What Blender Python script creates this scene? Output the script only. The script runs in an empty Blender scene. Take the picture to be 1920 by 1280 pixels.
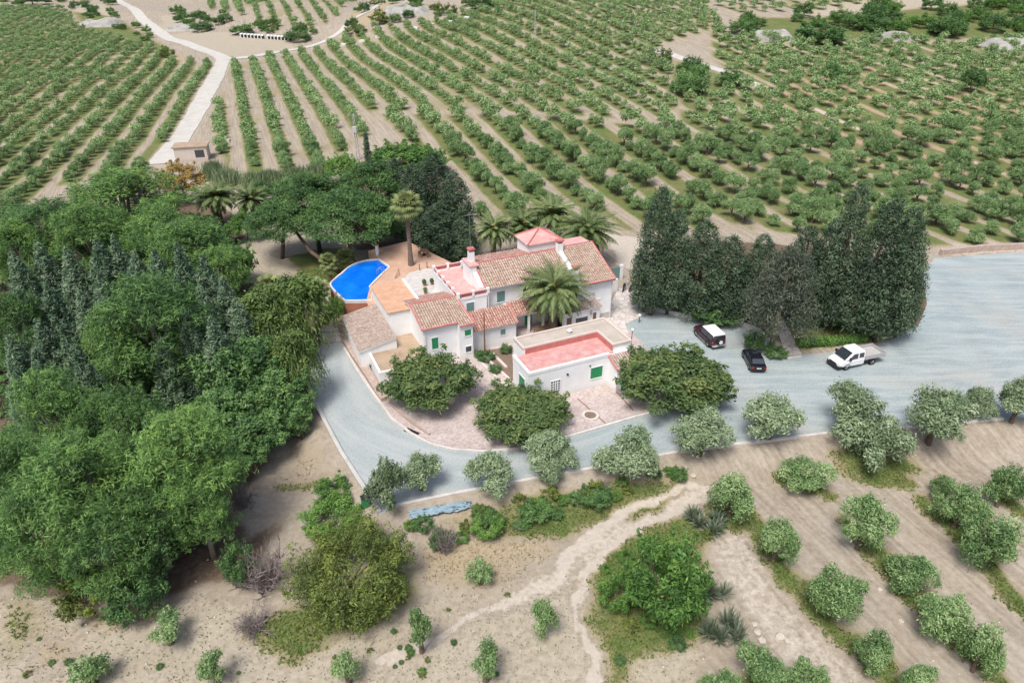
import bpy, bmesh, math, random
import numpy as np
R = math.radians
S = bpy.context.scene
COL = S.collection
random.seed(7)
rng = np.random.default_rng(7)

# ------------------------------------------------------------------ camera, sky, sun, exposure
CAM_H = 41.0; PITCH = R(30.0); F = 1280.0
cam = bpy.data.cameras.new("camera"); cam_o = bpy.data.objects.new("camera", cam); COL.objects.link(cam_o)
cam.sensor_width = 36.0; cam.lens = 24.0; cam.clip_end = 5000.0; cam.clip_start = 0.5
cam_o.location = (0, 0, CAM_H); cam_o.rotation_euler = (R(90) - PITCH, 0, 0)
S.camera = cam_o
SUN_EL, SUN_AZ = R(62), R(205)          # azimuth clockwise from +Y (behind the camera, slightly to the left)
w = bpy.data.worlds.new("World"); S.world = w; w.use_nodes = True
nt = w.node_tree; bgn = nt.nodes["Background"]
sky = nt.nodes.new("ShaderNodeTexSky"); sky.sky_type = 'NISHITA'; sky.sun_disc = False
sky.sun_elevation = SUN_EL; sky.sun_rotation = SUN_AZ; sky.dust_density = 4.0; sky.air_density = 1.0; sky.ozone_density = 0.6
nt.links.new(sky.outputs[0], bgn.inputs[0]); bgn.inputs[1].default_value = 0.115
sl = bpy.data.lights.new("sun", 'SUN'); sl.energy = 2.3; sl.angle = R(20); sl.color = (1.0, 0.98, 0.95)
so = bpy.data.objects.new("sun", sl); COL.objects.link(so)
so.rotation_euler = (R(90) - SUN_EL, 0, -SUN_AZ + R(180))
S.view_settings.view_transform = 'Standard'; S.view_settings.look = 'None'
S.view_settings.exposure = 0.50; S.view_settings.gamma = 1.0
S.cycles.max_bounces = 5; S.cycles.diffuse_bounces = 3; S.cycles.glossy_bounces = 2; S.cycles.transmission_bounces = 2
S.cycles.transparent_max_bounces = 4

# ------------------------------------------------------------------ maths helpers
CP, SP = math.cos(PITCH), math.sin(PITCH)
def sstep(a, b, x):
    t = np.clip((x - a) / (b - a), 0, 1); return t * t * (3 - 2 * t)
def hash2(ix, iy, s):
    n = (ix.astype(np.int64) * 374761393 + iy.astype(np.int64) * 668265263 + s * 1442695041) & 0x7fffffff
    n = ((n ^ (n >> 13)) * 1274126177) & 0x7fffffff
    return ((n ^ (n >> 16)) & 0xffff) / 65535.0
def vnoise(x, y, sc, s=0):
    x = np.asarray(x, float) / sc; y = np.asarray(y, float) / sc
    ix, iy = np.floor(x), np.floor(y); fx, fy = x - ix, y - iy
    fx = fx * fx * (3 - 2 * fx); fy = fy * fy * (3 - 2 * fy)
    a, b = hash2(ix, iy, s), hash2(ix + 1, iy, s); c, d = hash2(ix, iy + 1, s), hash2(ix + 1, iy + 1, s)
    return (a * (1 - fx) + b * fx) * (1 - fy) + (c * (1 - fx) + d * fx) * fy
def fnoise(x, y, sc, s=0):
    return vnoise(x, y, sc, s) * .55 + vnoise(x, y, sc * .47, s + 3) * .3 + vnoise(x, y, sc * .21, s + 7) * .15
def ray(px, py):
    x = (px - 960) / F; v = (py - 640) / F
    return np.array([x, CP - v * SP, -SP - v * CP])
def flat(px, py, z=0.0):
    d = ray(px, py); t = (z - CAM_H) / d[2]; return np.array([d[0] * t, d[1] * t])
def sdist(P, poly):
    """signed distance (positive inside) of points P (N,2) to a closed polygon"""
    poly = np.asarray(poly, float); N = len(poly)
    best = np.full(len(P), 1e9); ins = np.zeros(len(P), bool)
    for i in range(N):
        a, b = poly[i], poly[(i + 1) % N]; ab = b - a
        t = np.clip(((P - a) @ ab) / max(ab @ ab, 1e-9), 0, 1)
        best = np.minimum(best, np.hypot(P[:, 0] - a[0] - t * ab[0], P[:, 1] - a[1] - t * ab[1]))
        c = (a[1] > P[:, 1]) != (b[1] > P[:, 1])
        if abs(b[1] - a[1]) > 1e-9:
            ins ^= c & (P[:, 0] < (b[0] - a[0]) * (P[:, 1] - a[1]) / (b[1] - a[1]) + a[0])
    return np.where(ins, best, -best)
def pdist(P, line):
    best = np.full(len(P), 1e9)
    for a, b in zip(line[:-1], line[1:]):
        a = np.asarray(a, float); ab = np.asarray(b, float) - a
        t = np.clip(((P - a) @ ab) / max(ab @ ab, 1e-9), 0, 1)
        best = np.minimum(best, np.hypot(P[:, 0] - a[0] - t * ab[0], P[:, 1] - a[1] - t * ab[1]))
    return best

# ------------------------------------------------------------------ the lie of the land
EDGE = [flat(*q) for q in ((560, 690), (585, 745), (640, 850), (712, 965), (735, 952), (1000, 900), (1280, 848), (1540, 816), (1840, 792), (2150, 765))]
LOW = np.array([(-160, EDGE[0][1] + 6)] + [tuple(e) for e in EDGE] + [(160, EDGE[-1][1]), (160, 5), (-160, 5)])
def hgt(x, y):
    x = np.atleast_1d(np.asarray(x, float)); y = np.atleast_1d(np.asarray(y, float))
    sl_ = .028 + .10 * sstep(-85, 35, x)
    k = 10.0; yy = (y - 124) / k
    rise = sl_ * np.where(yy > 20, y - 124, k * np.log1p(np.exp(np.minimum(yy, 30))))
    rise = rise * sstep(96, 112, y)
    und = (vnoise(x, y, 70, 5) - .5) * 3.5 * sstep(130, 230, y) + (vnoise(x, y, 28, 6) - .5) * 1.6 * sstep(118, 150, y)
    hill = 10 * np.exp(-(((x + 110) / 40) ** 2 + ((y - 400) / 60) ** 2)) + 9 * np.exp(-(((x + 58) / 26) ** 2 + ((y - 345) / 40) ** 2))
    z = rise + und + hill
    near = y < 92
    if near.any():
        P = np.stack([x[near], y[near]], 1); d = sdist(P, LOW)
        z[near] += -1.5 * sstep(0.0, 4.5, d) + sstep(4, 10, d) * ((vnoise(P[:, 0], P[:, 1], 14, 9) - .5) * .9 + (vnoise(P[:, 0] * .8 + P[:, 1] * .6, P[:, 1] * .8 - P[:, 0] * .6, 3.2, 19) - .5) * .16)
    return z
def h1(x, y): return float(hgt(x, y)[0])
def W(px, py, dz=0.0):
    """the ground point (or the point dz above it) seen at a photo pixel"""
    d = ray(px, py); ts = np.concatenate([np.linspace(20, 140, 241), np.linspace(141, 900, 760)])
    X, Y, Z = d[0] * ts, d[1] * ts, CAM_H + d[2] * ts
    below = Z < hgt(X, Y) + dz
    i = int(np.argmax(below)) if below.any() else len(ts) - 1
    a, b = ts[max(i - 1, 0)], ts[i]
    for _ in range(18):
        m = (a + b) / 2
        if CAM_H + d[2] * m < h1(d[0] * m, d[1] * m) + dz: b = m
        else: a = m
    return np.array([d[0] * b, d[1] * b, h1(d[0] * b, d[1] * b)])
def depth(p): return p[1] * CP - (p[2] - CAM_H) * SP
def proj(x, y, z):
    d = y * CP - (z - CAM_H) * SP; up = y * SP + (z - CAM_H) * CP
    return 960 + F * x / d, 640 - F * up / d
def WL(pts): return [W(*q)[:2] for q in pts]

# ------------------------------------------------------------------ materials
def rgb(*c): return (*c, 1.0)
class NM:
    def __init__(s, name):
        s.m = bpy.data.materials.new(name); s.m.use_nodes = True; s.t = s.m.node_tree
        s.b = s.t.nodes["Principled BSDF"]; s.out = s.t.nodes["Material Output"]
    def n(s, kind, **kw):
        x = s.t.nodes.new("ShaderNode" + kind)
        for k, v in kw.items(): setattr(x, k, v)
        return x
    def link(s, a, b): s.t.links.new(a, b)
    def coord(s, which='Object', scale=None):
        c = s.n('TexCoord').outputs[which]
        if scale is not None:
            mp = s.n('Mapping'); mp.inputs['Scale'].default_value = scale; s.link(c, mp.inputs[0]); c = mp.outputs[0]
        return c
    def noise(s, scale, detail=4, rough=.6, co=None, dist=0):
        x = s.n('TexNoise'); x.inputs['Scale'].default_value = scale; x.inputs['Detail'].default_value = detail
        x.inputs['Roughness'].default_value = rough; x.inputs['Distortion'].default_value = dist
        if co is not None: s.link(co, x.inputs['Vector'])
        return x.outputs['Fac']
    def ramp(s, fac, stops):
        x = s.n('ValToRGB'); e = x.color_ramp.elements
        while len(e) > 1: e.remove(e[-1])
        e[0].position = stops[0][0]; e[0].color = rgb(*stops[0][1])
        for p, c in stops[1:]:
            q = e.new(p); q.color = rgb(*c)
        s.link(fac, x.inputs[0]); return x.outputs[0]
    def mix(s, fac, a, b, mode='MIX'):
        x = s.n('MixRGB', blend_type=mode)
        for sock, v in ((x.inputs[0], fac), (x.inputs[1], a), (x.inputs[2], b)):
            if isinstance(v, (int, float)): sock.default_value = v
            elif isinstance(v, tuple): sock.default_value = rgb(*v)
            else: s.link(v, sock)
        return x.outputs[0]
    def math(s, op, a, b=0.0, clamp=False):
        x = s.n('Math', operation=op, use_clamp=clamp)
        for sock, v in ((x.inputs[0], a), (x.inputs[1], b)):
            if isinstance(v, (int, float)): sock.default_value = v
            else: s.link(v, sock)
        return x.outputs[0]
    def bump(s, hgt_, strength, dist=.05):
        x = s.n('Bump'); x.inputs['Strength'].default_value = strength; x.inputs['Distance'].default_value = dist
        s.link(hgt_, x.inputs['Height']); s.link(x.outputs[0], s.b.inputs['Normal'])
    def set(s, col, rough=.8, metal=0, spec=None):
        if isinstance(col, tuple): s.b.inputs['Base Color'].default_value = rgb(*col)
        else: s.link(col, s.b.inputs['Base Color'])
        s.b.inputs['Roughness'].default_value = rough; s.b.inputs['Metallic'].default_value = metal
        if spec is not None: s.b.inputs['Specular IOR Level'].default_value = spec
        return s.m
def simple(name, col, rough=.7, metal=0, var=.12, scale=3.0, bump=0.0, spec=None):
    m = NM(name); co = m.coord()
    f = m.noise(scale, 5, .65, co); f2 = m.noise(scale * 6, 3, .6, co)
    lo = tuple(max(0, c * (1 - var)) for c in col); hi = tuple(min(1, c * (1 + var)) for c in col)
    c = m.ramp(f, [(.3, lo), (.7, hi)]); c = m.mix(.35, c, m.ramp(f2, [(.3, lo), (.7, hi)]))
    if bump: m.bump(f2, bump)
    return m.set(c, rough, metal, spec)
def foliage(name, cols, trans=.18, rnd=.3, gloss=True):
    cols = [(a * 1.22, b * 1.2, c * 1.12) for a, b, c in cols]
    m = NM(name); t = m.t
    a = m.n('Attribute', attribute_name='tint'); oi = m.n('ObjectInfo')
    r = m.math('MULTIPLY', m.math('SUBTRACT', oi.outputs['Random'], .5), rnd)
    f = m.math('ADD', a.outputs['Fac'], r, True)
    c = m.ramp(f, [(i / (len(cols) - 1), q) for i, q in enumerate(cols)])
    m.set(c, .55, 0, .3 if gloss else .05)
    tr = m.n('BsdfTranslucent'); m.link(m.mix(.5, c, (.25, .42, .06), 'SOFT_LIGHT'), tr.inputs[0])
    mx = m.n('MixShader'); mx.inputs[0].default_value = trans
    m.link(m.b.outputs[0], mx.inputs[1]); m.link(tr.outputs[0], mx.inputs[2]); m.link(mx.outputs[0], m.out.inputs[0])
    return m.m

M = {}
def wallmat(name, base, dirt=.35):
    m = NM(name); co = m.coord()
    f = m.noise(.7, 6, .65, co); st = m.noise(1.0, 5, .7, m.coord('Object', (3.0, 3.0, .35)))
    c = m.ramp(f, [(.3, tuple(b * .9 for b in base)), (.65, base)])
    c = m.mix(m.math('MULTIPLY', m.ramp(st, [(.52, (0, 0, 0)), (.75, (1, 1, 1))]), dirt), c, tuple(b * q for b, q in zip(base, (.72, .70, .66))))
    sz = m.n('SeparateXYZ'); m.link(co, sz.inputs[0]); zf = m.n('MapRange'); m.link(m.math('ADD', sz.outputs[2], m.math('MULTIPLY', m.math('SUBTRACT', f, .5), -1.6)), zf.inputs[0]); zf.inputs[1].default_value = .7; zf.inputs[2].default_value = .0
    c = m.mix(m.math('MULTIPLY', zf.outputs[0], .45), c, tuple(b * q for b, q in zip(base, (.62, .55, .47))))   # splashed dirt at the foot of the walls
    m.bump(m.noise(14, 4, .6, co), .25, .03); M[name] = m.set(c, .9)
wallmat('whitewash', (.86, .86, .85), .26)
wallmat('cream_wall', (.62, .54, .47), .4)
def tilemat(name, cols, moss):
    m = NM(name); co = m.coord()
    v = m.n('TexVoronoi'); v.inputs['Scale'].default_value = 5.2; m.link(co, v.inputs['Vector'])
    sep = m.n('SeparateColor'); m.link(v.outputs['Color'], sep.inputs[0])
    c = m.ramp(sep.outputs[0], [(0, cols[0]), (.45, cols[1]), (.8, cols[2]), (1, cols[3])])
    f = m.noise(1.3, 5, .7, co)
    c = m.mix(m.math('MULTIPLY', m.ramp(f, [(.5, (0, 0, 0)), (.72, (1, 1, 1))]), moss), c, (.26, .22, .16))
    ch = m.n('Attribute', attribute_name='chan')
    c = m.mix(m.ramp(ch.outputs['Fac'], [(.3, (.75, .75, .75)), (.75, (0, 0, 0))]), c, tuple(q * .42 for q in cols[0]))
    M[name] = m.set(c, .9, 0, .2)
tilemat('old_tile', ((.34, .20, .155), (.46, .335, .26), (.55, .455, .37), (.42, .35, .28)), .6)
tilemat('red_tile', ((.34, .15, .12), (.45, .25, .20), (.58, .43, .36), (.40, .27, .22)), .5)
tilemat('weathered_tile', ((.33, .24, .20), (.45, .35, .29), (.55, .46, .40), (.38, .32, .27)), .85)
def blotch(name, a, b, c_, s=.5, rough=.85, bump=.15):
    m = NM(name); co = m.coord(); f = m.noise(s, 6, .68, co, .4); g = m.noise(s * 9, 4, .6, co)
    c = m.ramp(f, [(.32, a), (.5, b), (.68, c_)]); c = m.mix(.18, c, m.ramp(g, [(.3, tuple(x * .6 for x in b)), (.7, tuple(min(1, x * 1.3) for x in b))]))
    m.bump(g, bump, .03); M[name] = m.set(c, rough); return m
blotch('red_roof_paint', (.50, .20, .185), (.56, .30, .275), (.54, .43, .39), 1.1)
blotch('pink_roof_paint', (.55, .26, .245), (.60, .35, .325), (.58, .45, .42), .9)
blotch('orange_roof', (.46, .25, .15), (.56, .33, .21), (.60, .42, .30), .8)
blotch('taupe_roof', (.38, .33, .27), (.46, .40, .34), (.52, .46, .40), .7)
blotch('brown_roof', (.26, .19, .13), (.38, .28, .19), (.45, .35, .25), .5)
blotch('terracotta_paving', (.42, .25, .17), (.52, .33, .23), (.58, .41, .31), .5)
blotch('brick_line', (.20, .10, .075), (.27, .14, .105), (.33, .2, .16), 2.0)
blotch('terracotta_wall', (.33, .12, .07), (.42, .17, .10), (.45, .22, .14), .8)
blotch('red_trim', (.42, .12, .11), (.50, .17, .15), (.55, .24, .21), 1.0)
blotch('concrete', (.40, .38, .35), (.50, .48, .45), (.58, .56, .52), 1.0)
blotch('kerb_stone', (.46, .41, .37), (.58, .53, .49), (.66, .62, .58), 1.2)
blotch('rubble_stone', (.30, .22, .18), (.42, .32, .27), (.52, .44, .38), 2.2)
blotch('patio_stone', (.42, .38, .35), (.54, .50, .47), (.62, .59, .56), 1.6)
blotch('pale_paving', (.50, .44, .40), (.60, .54, .50), (.66, .61, .57), .6)
blotch('patio_white', (.55, .52, .50), (.66, .63, .61), (.72, .70, .68), .9)
M['bark'] = simple('bark', (.13, .09, .065), .95, var=.35, scale=6, bump=.5)
M['pale_bark'] = simple('pale_bark', (.28, .23, .19), .95, var=.3, scale=6, bump=.5)
M['palm_bark'] = simple('palm_bark', (.17, .125, .10), .95, var=.4, scale=7, bump=.8)
M['dead_wood'] = simple('dead_wood', (.24, .20, .19), .95, var=.3, scale=4)
M['green_paint'] = simple('green_paint', (.02, .26, .10), .5, var=.15, scale=2)
M['grey_green_paint'] = simple('grey_green_paint', (.16, .27, .26), .5, var=.12, scale=2)
M['dark_glass'] = simple('dark_glass', (.03, .04, .05), .07, var=.2, spec=1.0)
M['dark_iron'] = simple('dark_iron', (.04, .04, .045), .5, .4)
M['steel'] = simple('steel', (.45, .46, .47), .4, .7)
M['wood'] = simple('wood', (.22, .12, .07), .7, var=.3, scale=5)
M['white_plastic'] = simple('white_plastic', (.75, .75, .74), .5, var=.08)
M['white_paint'] = simple('white_paint', (.80, .80, .80), .28, var=.02, spec=.5)
M['maroon_paint'] = simple('maroon_paint', (.045, .014, .022), .22, var=.1, spec=.6)
M['black_paint'] = simple('black_paint', (.010, .010, .014), .16, var=.1, spec=.6)
M['black_trim'] = simple('black_trim', (.02, .02, .022), .6)
M['tyre'] = simple('tyre', (.018, .018, .018), .85)
M['rim'] = simple('rim', (.42, .42, .43), .35, .8)
M['lens_red'] = simple('lens_red', (.40, .015, .015), .2, spec=.6)
M['lens_clear'] = simple('lens_clear', (.65, .68, .70), .12, spec=.6)
M['grey_bed'] = simple('grey_bed', (.42, .41, .40), .6, var=.2, scale=4)
M['tarp'] = simple('tarp', (.20, .29, .34), .5, var=.3, scale=2, bump=.5)
M['soil_bed'] = simple('soil_bed', (.20, .14, .10), .95, var=.35, scale=3, bump=.5)
M['stone'] = simple('stone', (.50, .45, .38), .9, var=.25, scale=5, bump=.5)
m = NM('pool_water'); co = m.coord(); f = m.noise(.5, 4, .6, co)
m.bump(m.noise(2.2, 3, .5, co, .5), .12, .05); M['pool_water'] = m.set(m.ramp(f, [(.3, (.0, .12, .66)), (.7, (.01, .21, .84))]), .06, 0, .4)

OL = ((.075, .115, .06), (.145, .205, .115), (.225, .30, .18), (.34, .42, .28))
M['olive_leaf'] = foliage('olive_leaf', OL)
M['field_olive_leaf'] = foliage('field_olive_leaf', ((.058, .115, .044), (.122, .21, .08), (.20, .305, .13), (.31, .41, .21)))
M['pine_leaf'] = foliage('pine_leaf', ((.024, .058, .022), (.058, .125, .040), (.115, .218, .060), (.20, .33, .085)), rnd=.45)
M['stone_pine_leaf'] = foliage('stone_pine_leaf', ((.022, .055, .022), (.052, .115, .038), (.095, .18, .056), (.145, .24, .08)))
M['grey_cypress_leaf'] = foliage('grey_cypress_leaf', ((.038, .078, .047), (.088, .15, .092), (.155, .23, .148), (.23, .30, .205)))
M['dark_conifer_leaf'] = foliage('dark_conifer_leaf', ((.022, .044, .028), (.05, .086, .053), (.09, .138, .083), (.14, .19, .12)))
M['ash_conifer_leaf'] = foliage('ash_conifer_leaf', ((.035, .05, .038), (.075, .095, .068), (.12, .14, .10), (.17, .19, .145)))
M['carob_leaf'] = foliage('carob_leaf', ((.024, .052, .02), (.054, .098, .036), (.093, .146, .05), (.165, .205, .07)))
M['pepper_leaf'] = foliage('pepper_leaf', ((.05, .09, .025), (.09, .145, .04), (.135, .195, .055), (.19, .25, .08)))
M['broad_leaf'] = foliage('broad_leaf', ((.028, .07, .028), (.066, .14, .048), (.118, .22, .072), (.18, .29, .105)))
M['bright_leaf'] = foliage('bright_leaf', ((.035, .09, .024), (.075, .165, .038), (.13, .245, .055), (.20, .32, .085)))
M['yellow_leaf'] = foliage('yellow_leaf', ((.045, .07, .022), (.088, .125, .032), (.145, .19, .042), (.23, .275, .06)))
M['rust_leaf'] = foliage('rust_leaf', ((.14, .10, .03), (.25, .17, .05), (.36, .24, .07), (.4, .32, .14)))
M['palm_leaf'] = foliage('palm_leaf', ((.05, .075, .028), (.085, .125, .045), (.14, .19, .075), (.24, .27, .13)))
M['palm_heart'] = foliage('palm_heart', ((.20, .10, .03), (.32, .17, .04), (.42, .25, .07), (.5, .33, .12)))
M['fan_palm_leaf'] = foliage('fan_palm_leaf', ((.08, .115, .045), (.14, .185, .07), (.21, .255, .11), (.30, .33, .17)))
M['blue_leaf'] = foliage('blue_leaf', ((.08, .11, .08), (.13, .17, .12), (.19, .23, .17), (.27, .3, .23)))
M['reed_leaf'] = foliage('reed_leaf', ((.085, .13, .07), (.14, .195, .105), (.21, .275, .16), (.32, .35, .22)))
M['grass_leaf'] = foliage('grass_leaf', ((.055, .085, .026), (.095, .14, .04), (.145, .185, .06), (.25, .26, .11)), .15, 0, False)
M['straw_leaf'] = foliage('straw_leaf', ((.15, .115, .065), (.22, .175, .105), (.29, .24, .15), (.36, .31, .21)), .1, 0, False)
M['weed_leaf'] = foliage('weed_leaf', ((.12, .135, .085), (.18, .19, .125), (.25, .25, .18), (.32, .31, .24)), .1, 0, False)
# ------------------------------------------------------------------ object helpers
def np_mesh(name, V, Fc, mats, tint=None, smooth=False, midx=None):
    """V (n,3), Fc (m,4) or (m,3) arrays -> mesh data"""
    me = bpy.data.meshes.new(name); V = np.ascontiguousarray(V, np.float32); Fc = np.ascontiguousarray(Fc, np.int32)
    k = Fc.shape[1]; me.vertices.add(len(V)); me.vertices.foreach_set('co', V.ravel())
    me.loops.add(Fc.size); me.loops.foreach_set('vertex_index', Fc.ravel())
    me.polygons.add(len(Fc)); me.polygons.foreach_set('loop_start', np.arange(0, Fc.size, k, dtype=np.int32))
    me.polygons.foreach_set('loop_total', np.full(len(Fc), k, np.int32))
    for mt in (mats if isinstance(mats, (list, tuple)) else [mats]): me.materials.append(M[mt])
    if midx is not None: me.polygons.foreach_set('material_index', np.asarray(midx, np.int32))
    if smooth: me.polygons.foreach_set('use_smooth', np.ones(len(Fc), bool))
    me.update(calc_edges=True)
    if tint is not None:
        at = me.attributes.new('tint', 'FLOAT', 'POINT'); at.data.foreach_set('value', np.ascontiguousarray(tint, np.float32))
    return me
def add(name, data, parent=None, loc=None, rot=None, scale=None):
    o = bpy.data.objects.new(name, data); COL.objects.link(o)
    if parent is not None: o.parent = parent
    if loc is not None: o.location = tuple(float(c) for c in loc)
    if rot is not None: o.rotation_euler = rot
    if scale is not None: o.scale = scale
    return o
def tag(o, label=None, cat=None, group=None, kind=None):
    if label: o['label'] = label
    if cat: o['category'] = cat
    if group: o['group'] = group
    if kind: o['kind'] = kind
    return o
def thing(name, label, cat, loc=(0, 0, 0), rz=0.0, group=None):
    return tag(add(name, None, None, loc, (0, 0, rz)), label, cat, group)
class MB:
    def __init__(s): s.v = []; s.f = []; s.m = []
    def _add(s, vs, fs, mi=0):
        o = len(s.v); s.v += [tuple(float(c) for c in q) for q in vs]
        for q in fs: s.f.append(tuple(o + i for i in q)); s.m.append(mi)
        return s
    def box(s, x0, y0, z0, x1, y1, z1, mi=0):
        return s._add([(x0, y0, z0), (x1, y0, z0), (x1, y1, z0), (x0, y1, z0), (x0, y0, z1), (x1, y0, z1), (x1, y1, z1), (x0, y1, z1)],
                      [(0, 3, 2, 1), (4, 5, 6, 7), (0, 1, 5, 4), (1, 2, 6, 5), (2, 3, 7, 6), (3, 0, 4, 7)], mi)
    def poly(s, pts, mi=0): return s._add(pts, [tuple(range(len(pts)))], mi)
    def prism(s, pts, z0, z1, mi=0, mtop=None):
        """pts counter-clockwise xy; z1 may be a list of heights"""
        n = len(pts); zt = z1 if isinstance(z1, (list, tuple)) else [z1] * n
        o = len(s.v); s.v += [(float(p[0]), float(p[1]), float(z0)) for p in pts] + [(float(p[0]), float(p[1]), float(z)) for p, z in zip(pts, zt)]
        s.f.append(tuple(o + n + i for i in range(n))); s.m.append(mi if mtop is None else mtop)
        s.f.append(tuple(o + n - 1 - i for i in range(n))); s.m.append(mi)
        for i in range(n):
            j = (i + 1) % n; s.f.append((o + i, o + j, o + n + j, o + n + i)); s.m.append(mi)
        return s
    def cyl(s, p0, p1, r0, r1=None, n=8, mi=0, cap=True):
        r1 = r0 if r1 is None else r1
        p0 = np.array(p0, float); p1 = np.array(p1, float); d = p1 - p0; d /= np.linalg.norm(d) + 1e-9
        a = np.cross(d, (0, 0, 1) if abs(d[2]) < .9 else (1, 0, 0)); a /= np.linalg.norm(a); b = np.cross(d, a)
        vs = [p0 + r0 * (math.cos(2 * math.pi * i / n) * a + math.sin(2 * math.pi * i / n) * b) for i in range(n)]
        vs += [p1 + r1 * (math.cos(2 * math.pi * i / n) * a + math.sin(2 * math.pi * i / n) * b) for i in range(n)]
        fs = [(i, i + n, (i + 1) % n + n, (i + 1) % n) for i in range(n)]
        if cap: fs += [tuple(range(n)), tuple(range(2 * n - 1, n - 1, -1))]
        return s._add(vs, fs, mi)
    def tube(s, pts, rs, n=7, mi=0):
        for i in range(len(pts) - 1): s.cyl(pts[i], pts[i + 1], rs[i], rs[i + 1], n, mi, i in (0, len(pts) - 2))
        return s
    def ring_strip(s, rings, mi=0, closed=True, caps=True):
        n = len(rings[0]); o = len(s.v)
        for r in rings: s.v += [tuple(float(c) for c in q) for q in r]
        for k in range(len(rings) - 1):
            for i in range(n if closed else n - 1):
                j = (i + 1) % n; s.f.append((o + k * n + i, o + k * n + j, o + (k + 1) * n + j, o + (k + 1) * n + i)); s.m.append(mi)
        if caps:
            s.f.append(tuple(o + i for i in range(n))[::-1]); s.m.append(mi)
            s.f.append(tuple(o + (len(rings) - 1) * n + i for i in range(n))); s.m.append(mi)
        return s
    def mesh(s, name, mats, smooth=False, bevel=0.0):
        me = bpy.data.meshes.new(name); me.from_pydata(s.v, [], s.f)
        mats = mats if isinstance(mats, (list, tuple)) else [mats]
        for mt in mats: me.materials.append(M[mt])
        for p, i in zip(me.polygons, s.m): p.material_index = i
        bm = bmesh.new(); bm.from_mesh(me); bmesh.ops.recalc_face_normals(bm, faces=bm.faces)
        if bevel: bmesh.ops.bevel(bm, geom=list(bm.edges), offset=bevel, segments=1, affect='EDGES', clamp_overlap=True)
        bm.to_mesh(me); bm.free()
        if smooth: me.polygons.foreach_set('use_smooth', np.ones(len(me.polygons), bool))
        return me
    def build(s, name, mats, parent=None, loc=None, rot=None, smooth=False, bevel=0.0):
        return add(name, s.mesh(name, mats, smooth, bevel), parent, loc, rot)

# ------------------------------------------------------------------ foliage
def unit(a): return a / (np.linalg.norm(a, axis=-1, keepdims=True) + 1e-9)
def leaves(pos, nrm, length, width, tint, g, axis=None, axw=.5):
    """one long diamond per leaf spray"""
    n = len(pos); nrm = unit(nrm)
    t = g.normal(size=(n, 3))
    if axis is not None: t = t * (1 - axw) + axis * axw * 1.7
    t = unit(t - nrm * np.sum(t * nrm, 1, keepdims=True)); b = np.cross(nrm, t)
    L = (length * (.6 + .8 * g.random(n)))[:, None]; Wd = (width * (.6 + .8 * g.random(n)))[:, None]
    V = np.stack([pos - t * L * .5, pos + b * Wd * .5 - t * L * .05, pos + t * L * .5, pos - b * Wd * .5 - t * L * .05], 1).reshape(-1, 3)
    Fc = np.arange(4 * n).reshape(-1, 4)
    return V, Fc, np.repeat(tint, 4)
def cloud(lobes, n, length, width, g, up=.4, out=1.0, jit=.5, fill=3.0, axis=None, axw=.5, tvar=.15, lobevar=.17, low=-.75):
    """lobes: list of (centre(3), radii(3)); leaves scattered in the outer shell of every lobe"""
    C = np.array([l[0] for l in lobes], float); Rr = np.array([l[1] for l in lobes], float)
    wgt = (Rr.prod(1)) ** (2 / 3); idx = g.choice(len(lobes), n, p=wgt / wgt.sum())
    d = unit(g.normal(size=(n, 3))); d[:, 2] = np.where(d[:, 2] < low, -d[:, 2], d[:, 2])
    r = g.random(n) ** (1 / fill); r *= 1 + .14 * g.normal(size=n)
    pos = C[idx] + d * Rr[idx] * r[:, None]
    nrm = d * out + g.normal(size=(n, 3)) * jit + np.array([0, 0, up])
    lt = g.normal(size=len(lobes)) * lobevar
    tint = np.clip(.48 + lt[idx] + g.normal(size=n) * tvar, 0, 1)
    ax = d * .8 + np.array([0, 0, .4]) if axis is None else axis
    return leaves(pos, nrm, length, width, tint, g, ax if axis is None or isinstance(axis, np.ndarray) else None, axw)
def crown_mesh(name, lobes, n, length, width, mat, g, **k):
    V, Fc, t = cloud(lobes, n, length, width, g, **k); return np_mesh(name, V, Fc, mat, t)
def limbs(mb, base, forks, r0, n=6):
    """a trunk that splits into limbs; forks: list of end points"""
    base = np.array(base, float); ends = np.array(forks, float); fork = base + (ends.mean(0) - base) * .42
    fork[0] *= .6; fork[1] *= .6
    mb.tube([base + (0, 0, -.25), base + (fork - base) * .5 + (.04, .03, 0), fork], [r0 * 1.25, r0 * .95, r0 * .8], n)
    for e in ends:
        mid = fork + (e - fork) * .5 + np.array([0, 0, .08 * np.linalg.norm(e - fork)])
        mb.tube([fork, mid, e], [r0 * .55, r0 * .38, r0 * .12], max(5, n - 2))
    return mb

LIB = {}   # kind -> list of (crown mesh, trunk mesh, width, height)
def lib(kind, crown, trunk, wd, ht): LIB.setdefault(kind, []).append((crown, trunk, wd, ht))

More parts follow.
